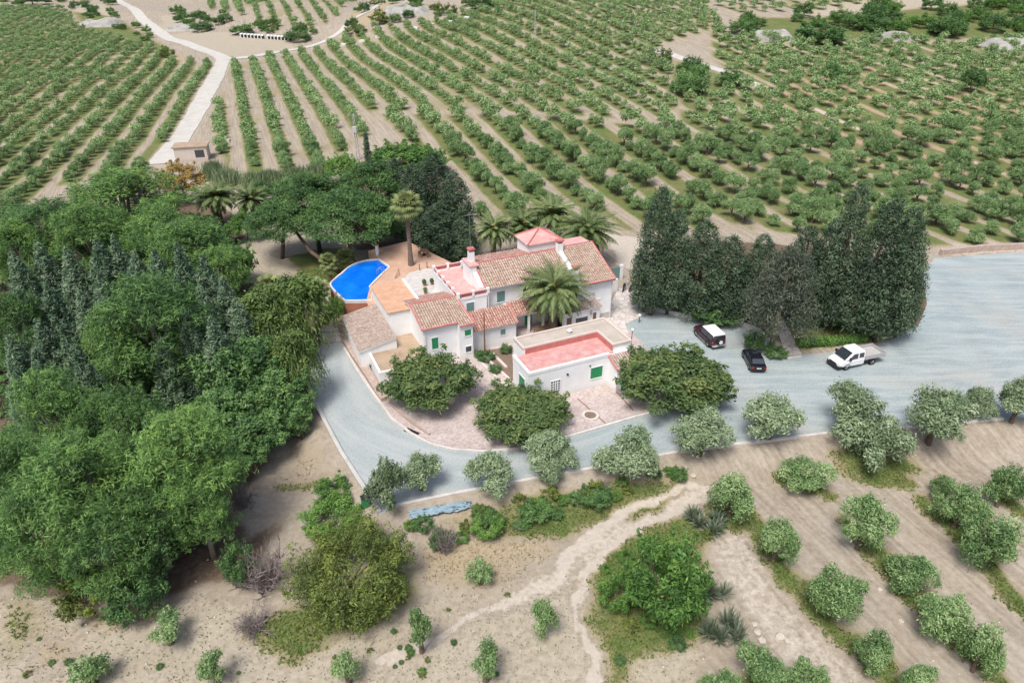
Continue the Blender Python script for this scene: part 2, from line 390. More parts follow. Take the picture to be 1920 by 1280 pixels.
def make_olive(g, kind, mat, n=7500, L=.24, Wd=.075, dia=4.0):
    k = g.integers(6, 11); lobes = []; ends = []
    for i in range(k):
        a = 2 * math.pi * i / k * 1.6 + g.normal() * .5; rr = dia * (.10 + .24 * g.random())
        rad = dia * (.13 + .10 * g.random()); z = dia * (.27 + .34 * g.random())
        lobes.append(((rr * math.cos(a), rr * math.sin(a), z), (rad, rad, rad * (.75 + .4 * g.random())))); ends.append((rr * .7 * math.cos(a), rr * .7 * math.sin(a), z * .9))
    lobes.append(((g.normal() * .2, g.normal() * .2, dia * .62), (dia * .24, dia * .24, dia * .22)))
    sub = []
    for c, r in lobes:                                   # ragged shoots standing out of each mass
        for _ in range(8):
            d = unit(g.normal(size=3)); d[2] = abs(d[2]) * 1.0 - .25
            q = np.array(c) + d * np.array(r) * (.8 + .35 * g.random()); s = dia * (.045 + .05 * g.random()); sub.append((tuple(q), (s, s, s * 1.5)))
    V1, F1, t1 = cloud(lobes, int(n * .55), L, Wd, g, lobevar=.17, fill=3.2); V2, F2, t2 = cloud(sub, int(n * .45), L * .9, Wd, g, fill=2)
    V = np.vstack([V1, V2]); V[:, 2] = np.maximum(V[:, 2], .25)
    lib(kind, np_mesh('crown', V, np.vstack([F1, F2 + len(V1)]), mat, np.concatenate([t1, np.clip(t2 + .1, 0, 1)])),
        limbs(MB(), (0, 0, 0), ends[:4], .17).mesh('trunk', 'bark', True), dia, dia * .92)
def make_pine(g, mat='pine_leaf', n=24000, Wd=9.0, H=13.0, kind='pine', flat_=False):
    lobes = []; ends = []; cz = H * .55; nl = 70
    for i in range(nl):
        d = unit(g.normal(size=3)); 
        if d[2] < -.7: d[2] = -d[2]
        rr = (.5 + .5 * g.random()) if i % 3 == 0 else (.82 + .2 * g.random()); p = np.array([d[0] * Wd * .40 * rr, d[1] * Wd * .40 * rr, cz + d[2] * H * .37 * rr])
        s = Wd * (.085 + .065 * g.random()); lobes.append((tuple(p), (s * 1.15, s * 1.15, s * .78)))
        if i % 5 == 0: ends.append(tuple(p))
    V, Fc, t = cloud(lobes, int(n * .5), .42, .068, g, up=.8, out=.7, jit=.45, fill=3.6, axw=.5, low=-.45, lobevar=.20)
    tf = []
    for c_, r_ in lobes:                              # shoots that stand up out of every puff
        for _ in range(9):
            d = unit(g.normal(size=3)); d[2] = abs(d[2]) * 1.1 - .3; q = np.array(c_) + unit(d) * np.array(r_) * (.85 + .3 * g.random()); s = .2 + .26 * g.random(); tf.append((tuple(q + np.array([0, 0, s * .6])), (s, s, s * 1.7)))
    V2, F2, t2 = cloud(tf, int(n * .5), .40, .062, g, up=.6, out=.7, jit=.45, fill=2.0, axw=.6, low=-.6, lobevar=.16)
    F2 = F2 + len(V); V = np.vstack([V, V2]); Fc = np.vstack([Fc, F2]); t = np.concatenate([t, np.clip(t2 + .07, 0, 1)])
    tm = MB(); tm.tube([(0, 0, -.4), (.15, .1, H * .3), (0, 0, H * .7)], [.36, .28, .12], 7)
    for e in ends: tm.tube([(0, 0, H * .25 + .3 * (e[2] - H * .3)), tuple(np.array(e) * .6 + np.array([0, 0, e[2] * .38])), e], [.14, .10, .04], 5)
    lib(kind, np_mesh('crown', V, Fc, mat, t), tm.mesh('trunk', 'pale_bark', True), Wd, H * .95)
def make_cypress(g, mat, kind, n=7000, Wd=5.0, H=13.0, wide=.8, L=.6, z0=.08, bark='bark'):
    lobes = []; k = 130
    lean = g.normal(size=2) * .25
    for i in range(k):
        t = 1 - (1 - (i + .5) / k) ** .62 if False else ((i + .5) / k) ** .85
        a = i * 2.399 + g.normal() * .3
        prof = (1 - t) ** wide * min(1.0, .6 + t * 3.0) * (.8 + .45 * float(vnoise(a * 1.2 + lean[0] * 50, t * 6, 1.0, 3)))
        rr = Wd * .5 * prof * (.72 + .5 * g.random()); z = H * (z0 + (1 - z0) * t)
        s = max(.22, Wd * .13 * (prof + .22)); rad = rr * .72
        lobes.append(((rad * math.cos(a) + lean[0] * t, rad * math.sin(a) + lean[1] * t, z), (s * 1.0, s * 1.0, s * 1.5)))
    V, Fc, t = cloud(lobes, int(n * 1.7), L * .72, L * .17, g, up=.3, out=.8, jit=.6, fill=2.4, axw=.6, low=-.6, lobevar=.15)
    tm = MB(); tm.tube([(0, 0, -.4), (0, 0, H * .4), (lean[0] * .9, lean[1] * .9, H * .9)], [.32, .2, .05], 7)
    lib(kind, np_mesh('crown', V, Fc, mat, t), tm.mesh('trunk', bark, True), Wd, H)
def make_dome(g, mat, kind, n=6000, Wd=8.0, H=5.6, L=.42, Lw=.2, bumps=60, z0=.14, trunk=.2, bright_top=.0, ragged=.5, bark='bark'):
    lobes = []; ends = []
    for i in range(bumps):
        d = unit(g.normal(size=3)); d[2] = abs(d[2]) * 1.1 - .35
        d[2] = d[2] * 1.25 - .35 if z0 <= .02 else d[2]; d = unit(d); rr = .66 + .3 * g.random(); s = Wd * (.075 + .055 * g.random())
        p = np.array([d[0] * Wd * .42 * rr, d[1] * Wd * .42 * rr, max(H * z0 + s * .6, H * .5 + d[2] * H * .42 * rr)])
        lobes.append((tuple(p), (s, s, s * .9)))
        if i % 9 == 0: ends.append(tuple(p))
        if g.random() < ragged:
            q = p + d * s * 1.1 + np.array([0, 0, s * .4]); lobes.append((tuple(q), (s * .4, s * .4, s * .55)))
    V, Fc, t = cloud(lobes, n, L, Lw, g, fill=2.6, up=.5)
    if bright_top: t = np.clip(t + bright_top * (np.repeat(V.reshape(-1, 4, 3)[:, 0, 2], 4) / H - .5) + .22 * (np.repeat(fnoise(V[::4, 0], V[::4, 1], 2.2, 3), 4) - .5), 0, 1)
    lib(kind, np_mesh('crown', V, Fc, mat, t), limbs(MB(), (0, 0, 0), ends[:6], trunk).mesh('trunk', bark, True), Wd, H)
def make_pepper(g, n=8000, Wd=8.0, H=9.0):
    strands = 240; P = []; A = []
    lobes = []; ends = []
    for i in range(18):
        d = unit(g.normal(size=3)); d[2] = abs(d[2]); p = np.array([d[0] * Wd * .32, d[1] * Wd * .32, H * .55 + d[2] * H * .32]); s = Wd * .13
        lobes.append((tuple(p), (s, s, s))); 
        if i % 4 == 0: ends.append(tuple(p))
    V1, F1, t1 = cloud(lobes, n // 2, .5, .16, g, up=.5)
    per = n // 2 // strands
    for i in range(strands):
        d = unit(g.normal(size=3)); d[2] = abs(d[2]) * .9; rr = .8 + .25 * g.random()
        top = np.array([d[0] * Wd * .46 * rr, d[1] * Wd * .46 * rr, H * .5 + d[2] * H * .42 * rr]); ln = H * (.18 + .28 * g.random())
        for j in range(per):
            u = j / per; P.append(top + np.array([d[0] * .5 * u, d[1] * .5 * u, -ln * u]) + g.normal(size=3) * .13); A.append((d[0] * .4, d[1] * .4, -1))
    P = np.array(P); P[:, 2] = np.maximum(P[:, 2], .3); A = np.array(A)
    V2, F2, t2 = leaves(P, np.stack([P[:, 0], P[:, 1], np.full(len(P), 1.5)], 1) * .3 + g.normal(size=P.shape) * .6, .55, .13, np.clip(.52 + g.normal(size=len(P)) * .17, 0, 1), g, A, .8)
    lib('pepper', np_mesh('crown', np.vstack([V1, V2]), np.vstack([F1, F2 + len(V1)]), 'pepper_leaf', np.concatenate([t1, t2])), limbs(MB(), (0, 0, 0), ends, .3).mesh('trunk', 'pale_bark', True), Wd, H * .97)
def make_umbrella(g, Wd=11.0, H=9.0):
    lobes = []; ends = []
    for i in range(105):
        a = g.random() * 6.283; rr = math.sqrt(g.random()) * Wd * .45; s = Wd * (.06 + .045 * g.random())
        z = H * (.48 + .44 * (1 - (rr / (Wd * .5)) ** 2) * (1 - .55 * g.random() ** 2)) + g.normal() * .25; lobes.append(((rr * math.cos(a), rr * math.sin(a), z), (s * 1.2, s * 1.2, s * .75)))
        if i % 7 == 0: ends.append((rr * math.cos(a), rr * math.sin(a), z - s * .4))
    V, Fc, t = cloud(lobes, 22000, .40, .085, g, up=.9, out=.5, jit=.55, fill=2.6, axw=.55, low=-.3)
    tm = MB(); lean = g.normal(size=2) * 1.0
    tm.tube([(-lean[0], -lean[1], -.4), (-lean[0] * .4, -lean[1] * .4, H * .35), (0, 0, H * .62)], [.3, .26, .2], 8)
    for e in ends: tm.tube([(0, 0, H * .6), tuple(np.array(e) * (.5, .5, .8) + np.array([0, 0, .3])), e], [.12, .08, .03], 5)
    lib('stone_pine', np_mesh('crown', V, Fc, 'stone_pine_leaf', t), tm.mesh('trunk', 'bark', True), Wd, H)
def frond_set(g, nf, rl, z, el0, el1, droop, nl=26, lw=.05, ll=.5, hang=.35):
    """date-palm fronds: arching midribs with leaflets down both sides"""
    V = []; T = []
    for i in range(nf):
        az = i * 2.39996 + g.normal() * .12; u0 = (i + .5) / nf; el = el1 + (el0 - el1) * (1 - u0) ** 1.0; el = R(el + g.normal() * 5)
        ln = rl * (.85 + .25 * g.random()); p = np.array([.18 * math.cos(az), .18 * math.sin(az), z]); e = el; seg = ln / nl
        tv = .5 + g.normal() * .13
        for j in range(nl):
            d = np.array([math.cos(az) * math.cos(e), math.sin(az) * math.cos(e), math.sin(e)]); q = p + d * seg
            side = np.array([-math.sin(az), math.cos(az), 0]); upv = np.cross(side, d)
            V += [p - side * .03, p + side * .03, q + side * .025, q - side * .025]; T += [tv + .15] * 4
            if j > 2:
                u = j / nl; l = ll * math.sin(math.pi * min(1, .16 + u * .86)) + .08
                for sg in (-1, 1):
                    dd = unit(side * sg * .8 + d * .6 - np.array([0, 0, hang]) + upv * .25 + g.normal(size=3) * .08); ww = np.cross(dd, upv); ww = unit(ww) * lw
                    V += [p - ww, p + ww, p + dd * l + ww * .25, p + dd * l - ww * .25]; T += [tv + g.normal() * .09] * 4
            p = q; e -= droop / nl * (.5 + 1.0 * j / nl)
    V = np.array(V); return V, np.arange(len(V)).reshape(-1, 4), np.clip(np.array(T), 0, 1)
def make_date_palm(g, kind, rl=2.9, H=5.0, nf=70, rt=.32):
    V1, F1, t1 = frond_set(g, nf, rl, H, 82, -38, R(75), ll=.55, lw=.055)
    c = MB(); n = 9
    zs = np.linspace(-.3, H, 26); rings = []
    for i, z in enumerate(zs):
        r = rt * (1.25 - .25 * min(1, (z + .3) / 1.2)) * (1.0 + (.10 if i % 2 else -.05)) * (1.35 if z > H - .7 else 1)
        rings.append([(r * math.cos(6.283 * k / n + i * .2), r * math.sin(6.283 * k / n + i * .2), z) for k in range(n)])
    c.ring_strip(rings)
    hv, hf, ht_ = cloud([((0, 0, H + .05), (.5, .5, .55))], 260, .5, .1, g, up=.6, out=.9, axw=.7)
    lib(kind, np_mesh('crown', V1, F1, 'palm_leaf', t1), c.mesh('trunk', 'palm_bark', False), rl * 1.75, H + rl * .9)
    LIB[kind][-1] = LIB[kind][-1] + (np_mesh('crown_heart', hv, hf, 'palm_heart', ht_),)
def make_fan_palm(g, kind, H=7.0, rad=1.3, nf=46, rt=.21):
    V = []; T = []
    for i in range(nf):
        az = i * 2.39996; u0 = (i + .5) / nf; el = R(80 - 125 * u0 + g.normal() * 6); pl = rad * (.55 + .2 * g.random())
        d = np.array([math.cos(az) * math.cos(el), math.sin(az) * math.cos(el), math.sin(el)]); p0 = np.array([0, 0, H]); p1 = p0 + d * pl + np.array([0, 0, -.1 * u0])
        side = np.array([-math.sin(az), math.cos(az), 0]); upv = np.cross(side, d); tv = .62 - .22 * u0 + g.normal() * .1
        V += [p0 - side * .03, p0 + side * .03, p1 + side * .02, p1 - side * .02]; T += [tv] * 4
        for k in range(15):
            an = R(-115 + 230 * k / 14); dd = unit(d * math.cos(an) + side * math.sin(an) - np.array([0, 0, .28 + .3 * u0]) + upv * .15); l = rad * .62 * (.75 + .3 * math.cos(an * .7)); ww = unit(np.cross(dd, upv)) * .075
            tip = p1 + dd * l + np.array([0, 0, -.16 * l])
            V += [p1, p1 + dd * l * .55 + ww, tip, p1 + dd * l * .55 - ww]; T += [tv + g.normal() * .07] * 4
    V = np.array(V); c = MB(); n = 9; rings = []
    for i, z in enumerate(np.linspace(-.3, H - .1, 22)):
        r = rt * (1.45 - .5 * min(1, (z + .3) / 2.2)) * (1.04 if i % 2 else .97); rings.append([(r * math.cos(6.283 * k / n), r * math.sin(6.283 * k / n), z) for k in range(n)])
    c.ring_strip(rings)
    lib(kind, np_mesh('crown', V, np.arange(len(V)).reshape(-1, 4), 'fan_palm_leaf', np.clip(T, 0, 1)), c.mesh('trunk', 'palm_bark'), rad * 2.4, H + rad * 1.1)
def make_brush(g, kind, Wd=4.0, H=2.2, nst=60, mat='dead_wood'):
    mb = MB()
    for i in range(nst):
        a = g.random() * 6.283; el = g.random() ** .6; p = np.array([g.normal() * .25 * Wd * .3, g.normal() * .25 * Wd * .3, 0.0]); d = unit(np.array([math.cos(a) * (1 - el * .7), math.sin(a) * (1 - el * .7), .25 + el * .7])); ln = Wd * .5 * (.6 + .5 * g.random())
        pts = [p]; 
        for j in range(4): d = unit(d + g.normal(size=3) * .28 + np.array([0, 0, -.05])); p = p + d * ln / 4 * np.array([1, 1, H / Wd * 1.6]); pts.append(p)
        mb.tube(pts, [.035, .03, .022, .016, .008], 4)
        for j in (1, 2, 3):
            for _ in range(3):
                e = pts[j] + unit(g.normal(size=3) + d) * ln * .28; mb.cyl(pts[j], e, .016, .005, 3)
    lib(kind, None, mb.mesh('branches', mat), Wd, H)
def make_agave(g, kind='agave', Wd=2.6, H=1.8):
    """a thicket of blue-grey rosettes with stiff pointed blades"""
    V = []; T = []
    for c in range(9):
        cx, cy = g.normal(size=2) * Wd * .2; s = .55 + .35 * g.random()
        for i in range(26):
            az = i * 2.4; el = R(80 - 70 * i / 26); d = np.array([math.cos(az) * math.cos(el), math.sin(az) * math.cos(el), math.sin(el)]); side = np.array([-math.sin(az), math.cos(az), 0]); p = np.array([cx, cy, .25 * g.random()]); l = s * H * .75
            m_ = p + d * l * .45; q = p + d * l + np.array([0, 0, -.08]); V += [p - side * .04, m_ - side * .09, q, m_ + side * .09]; T += [.5 + g.normal() * .2] * 4
    lib(kind, np_mesh('leaves', np.array(V), np.arange(len(V)).reshape(-1, 4), 'blue_leaf', np.clip(T, 0, 1)), None, Wd, H)
def make_reeds(g, kind='reeds', Wd=5.0, H=3.5, n=900):
    p = np.stack([g.normal(size=n) * Wd * .22, g.normal(size=n) * Wd * .22, np.zeros(n)], 1); hh = H * (.55 + .5 * g.random(n)); V = []; T = []
    for i in range(n):
        a = g.random() * 6.283; side = np.array([math.cos(a), math.sin(a), 0]) * .07; lean = np.array([g.normal() * .35, g.normal() * .35, 0])
        q = p[i] + lean * .4 + np.array([0, 0, hh[i] * .6]); r_ = p[i] + lean * 1.3 + np.array([0, 0, hh[i]])
        V += [p[i] - side * .6, p[i] + side * .6, q + side, q - side, q - side, q + side, r_, r_]; T += [.4 + .3 * g.random()] * 8
    V = np.array(V); V[7::8] += .01
    lib(kind, np_mesh('stems', V, np.arange(len(V)).reshape(-1, 4), 'reed_leaf', np.clip(T, 0, 1)), None, Wd, H)

g = np.random.default_rng(11)
for _ in range(9): make_olive(g, 'olive', 'olive_leaf')
for _ in range(11): make_olive(g, 'field_olive', 'field_olive_leaf')
for _ in range(4): make_pine(g)
for _ in range(5): make_cypress(g, 'grey_cypress_leaf', 'grey_cypress', wide=.72)
for _ in range(5): make_cypress(g, 'dark_conifer_leaf', 'dark_conifer', n=8000, Wd=6.5, H=14, wide=.48, L=.55)
for _ in range(2): make_cypress(g, 'ash_conifer_leaf', 'ash_conifer', n=8500, Wd=9, H=12, wide=.5, L=.55, z0=.22, bark='pale_bark')
make_cypress(g, 'dark_conifer_leaf', 'slender_cypress', n=2500, Wd=1.3, H=9, wide=.45, L=.4)
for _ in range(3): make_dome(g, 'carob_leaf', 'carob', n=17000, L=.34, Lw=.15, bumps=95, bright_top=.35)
make_pepper(g); make_pepper(g)
for _ in range(3): make_umbrella(g)
for _ in range(3): make_dome(g, 'broad_leaf', 'broadleaf', n=12000, Wd=7, H=7.5, L=.34, Lw=.13, bumps=70, ragged=.8)
for _ in range(2): make_dome(g, 'bright_leaf', 'bright_tree', n=10000, Wd=6, H=6, L=.32, Lw=.12, bumps=60, ragged=.9)
make_dome(g, 'rust_leaf', 'rust_tree', n=11000, Wd=6, H=6.5, L=.26, Lw=.09, bumps=46, ragged=.9)
make_dome(g, 'yellow_leaf', 'yellow_shrub', n=30000, Wd=8.5, H=5.5, L=.26, Lw=.075, bumps=170, z0=.02, ragged=1.0)
for _ in range(3): make_dome(g, 'bright_leaf', 'green_shrub', n=9000, Wd=4, H=3, L=.18, Lw=.07, bumps=60, z0=.0, trunk=.08, ragged=.9)
for _ in range(3): make_dome(g, 'broad_leaf', 'dark_shrub', n=8000, Wd=4, H=2.8, L=.2, Lw=.07, bumps=60, z0=.0, trunk=.08, ragged=.9)
make_dome(g, 'yellow_leaf', 'yellow_bush', n=3500, Wd=4, H=3, L=.27, Lw=.09, bumps=30, z0=.0, trunk=.08, ragged=.9)
for _ in range(4): make_olive(g, 'sapling', 'field_olive_leaf', n=2500, L=.15, Wd=.05, dia=1.9)
make_date_palm(g, 'date_palm', 3.0, 5.2); make_date_palm(g, 'date_palm', 2.7, 4.2, 60)
make_date_palm(g, 'great_palm', 3.6, 5.2, 96, .42)
make_fan_palm(g, 'fan_palm'); make_fan_palm(g, 'small_fan_palm', 2.6, 1.0, 34, .16)
for _ in range(3): make_brush(g, 'brush')
make_agave(g); make_agave(g); make_reeds(g)

CNT = {}
def place(kind, name, loc, wd, ht, label, cat='tree', group=None, rz=None, parts=True, idx=None, aniso=0.0):
    vs = LIB[kind]; i = CNT.get(kind, 0) if idx is None else idx; CNT[kind] = CNT.get(kind, 0) + 1; e = vs[i % len(vs)]
    root = thing(name, label, cat, loc, rng.random() * 6.283 if rz is None else rz, group)
    ax_ = 1 + aniso * (rng.random() * 2 - 1); sc = (wd / e[2] * ax_, wd / e[2] / ax_, ht / e[3])
    for me, nm in ((e[0], 'crown'), (e[1], 'trunk'), (e[4] if len(e) > 4 else None, 'crown_heart')):
        if me is None: continue
        add(me.name.split('.')[0], me, root, scale=sc)
    return root
def solve_h(p, ytop, x=None):
    a, b = .1, 60.0
    for _ in range(40):
        m_ = (a + b) / 2
        if proj(p[0], p[1], p[2] + m_)[1] > ytop: a = m_
        else: b = m_
    return b
def by_box(kind, name, box, label, cat='tree', group=None, lift=.45, dz=0.0, hs=1.0, **k):
    """a plant whose whole silhouette fills a box of photo pixels"""
    x0, y0, x1, y1 = box; cx = (x0 + x1) / 2; hs = hs * (.80 if kind in ('green_shrub', 'dark_shrub', 'yellow_bush', 'yellow_shrub') else 1); p = W(cx, y1 - .1 * (y1 - y0))
    for _ in range(4):
        s = F / depth(p); wd = (x1 - x0) / s; el = math.atan2(CAM_H - p[2], p[1]); off = lift * wd * .5 * math.sin(el) * s
        p = W(cx, y1 - off)
    s = F / depth(p); ht = solve_h(p, y0 + .12 * wd * math.sin(el) * s); bx = cx + (cx - proj(p[0], p[1], p[2] + ht * .55)[0]); p = W(bx, y1 - off)
    return place(kind, name, (p[0], p[1], p[2] + dz), wd, max(ht * hs, .35 * wd), label, cat, group, **k)
def by_top(kind, name, cx, ytop, wpx, ht, label, cat='tree', group=None, **k):
    """a plant of known height whose top shows at a photo pixel"""
    p = W(cx, ytop, ht * .97); s = F / depth(p + np.array([0, 0, ht])); return place(kind, name, p, wpx / s, ht, label, cat, group, **k)
def by_base(kind, name, cx, ytop, ybase, wpx, label, cat='tree', group=None, **k):
    """a plant whose foot and top both show (or are judged) in the photo"""
    bx = cx; lean = .25 if kind == 'ash_conifer' else .7
    for _ in range(4):                                # tall things lean outwards in the wide view: stand the foot so that the crown lies over cx
        p = W(bx, ybase); ht = solve_h(p, ytop); bx += cx - proj(p[0], p[1], p[2] + ht * lean)[0]
    s = F / depth(p); return place(kind, name, p, wpx / s, ht, label, cat, group, **k)
# ------------------------------------------------------------------ ground
def P2(pts): return [tuple(flat(*q)) for q in pts]
YARD = P2([(560, 690), (578, 655), (600, 648), (640, 640), (672, 690), (700, 735), (735, 783), (770, 808), (808, 828), (850, 839), (905, 842), (960, 838), (1060, 815), (1190, 777), (1240, 764), (1300, 748), (1300, 700), (1215, 655), (1168, 606), (1229, 581), (1260, 590), (1310, 598), (1380, 606), (1425, 622), (1450, 650), (1470, 668), (1502, 664), (1560, 660), (1640, 648), (1688, 630), (1722, 610), (1738, 570), (1730, 515), (1752, 484), (1850, 477), (1930, 473), (2250, 462), (2250, 745)]) + [tuple(e) for e in EDGE[8:0:-1]]
ROADS = {
 'white_track': [(300, 308), (318, 285), (345, 250), (372, 205), (396, 160), (412, 128), (420, 110), (405, 102), (375, 92), (350, 82), (322, 75), (300, 62), (285, 50), (262, 30), (240, 12), (215, -2)],
 'cross_track': [(420, 112), (470, 108), (520, 98), (560, 92), (600, 82), (640, 60), (655, 40), (700, 18), (760, 2)],
 'hillside_track': [(1215, 92), (1262, 104), (1300, 118), (1350, 132), (1398, 152), (1425, 162)],
}
RW = {k: [W(*q)[:2] for q in v] for k, v in ROADS.items()}
RWID = {'white_track': 2.6, 'cross_track': 1.7, 'hillside_track': 1.5}
DIRC = np.array([-.4375, 1.155]); DIRC /= np.linalg.norm(DIRC)
DIRL = np.array([-.31, 1.155]); DIRL /= np.linalg.norm(DIRL)
# name, outline in the photo, row direction, row spacing, tree spacing, crown size, jitter, strip half width
BLOCKS = [
 ('middle', [(432, 330), (404, 262), (412, 190), (440, 118), (570, 98), (650, 66), (760, 48), (880, 22), (900, -14), (1330, -14), (1330, 60), (1222, 92), (1262, 150), (1272, 232), (1010, 212), (700, 208), (692, 250), (640, 290), (640, 330)], DIRC, 6.3, 3.5, 3.6, .35, 1.7),
 ('lower', [(700, 214), (1010, 218), (1272, 240), (1380, 330), (1400, 420), (1260, 445), (1170, 430), (1130, 400), (900, 410), (880, 330), (760, 262)], DIRC, 6.9, 3.9, 4.2, .6, 2.1),
 ('right', [(1276, 238), (1266, 150), (1400, 160), (1335, 110), (1330, 30), (1370, 66), (1500, 84), (1640, 76), (1920, 80), (2000, 300), (2000, 455), (1745, 462), (1620, 452), (1500, 440), (1400, 430), (1392, 330)], DIRC, 6.2, 4.0, 4.2, 1.2, 2.3),
 ('top', [(1345, 20), (1345, -20), (1720, -20), (1650, 4), (1600, 12), (1390, 24)], DIRC, 8.0, 6.5, 4.6, 1.0, 1.2),
 ('left', [(-30, 440), (-30, 12), (120, 16), (150, 52), (250, 78), (330, 112), (402, 122), (292, 312), (250, 330), (90, 352), (10, 415)], DIRL, 6.3, 2.9, 3.1, .35, 2.3),
 ('far', [(385, -16), (680, -16), (640, 26), (600, 62), (540, 60), (470, 38), (395, 20)], DIRC, 7.0, 6.0, 4.2, .7, 1.0),
]
BW = [np.array(WL(b[1])) for b in BLOCKS]
NEAR_ROWS = [[(1405, 955), (1445, 1040), (1490, 1090), (1565, 1165), (1640, 1250), (1700, 1330)], [(1590, 980), (1640, 1040), (1710, 1105), (1790, 1190), (1880, 1290)], [(1745, 940), (1800, 990), (1870, 1080), (1960, 1180)], [(1470, 900), (1560, 930)], [(1600, 860), (1700, 905), (1640, 905)], [(1870, 920), (1960, 985)], [(1350, 1330), (1440, 1270), (1550, 1330)], [(1340, 950), (1400, 990)]]
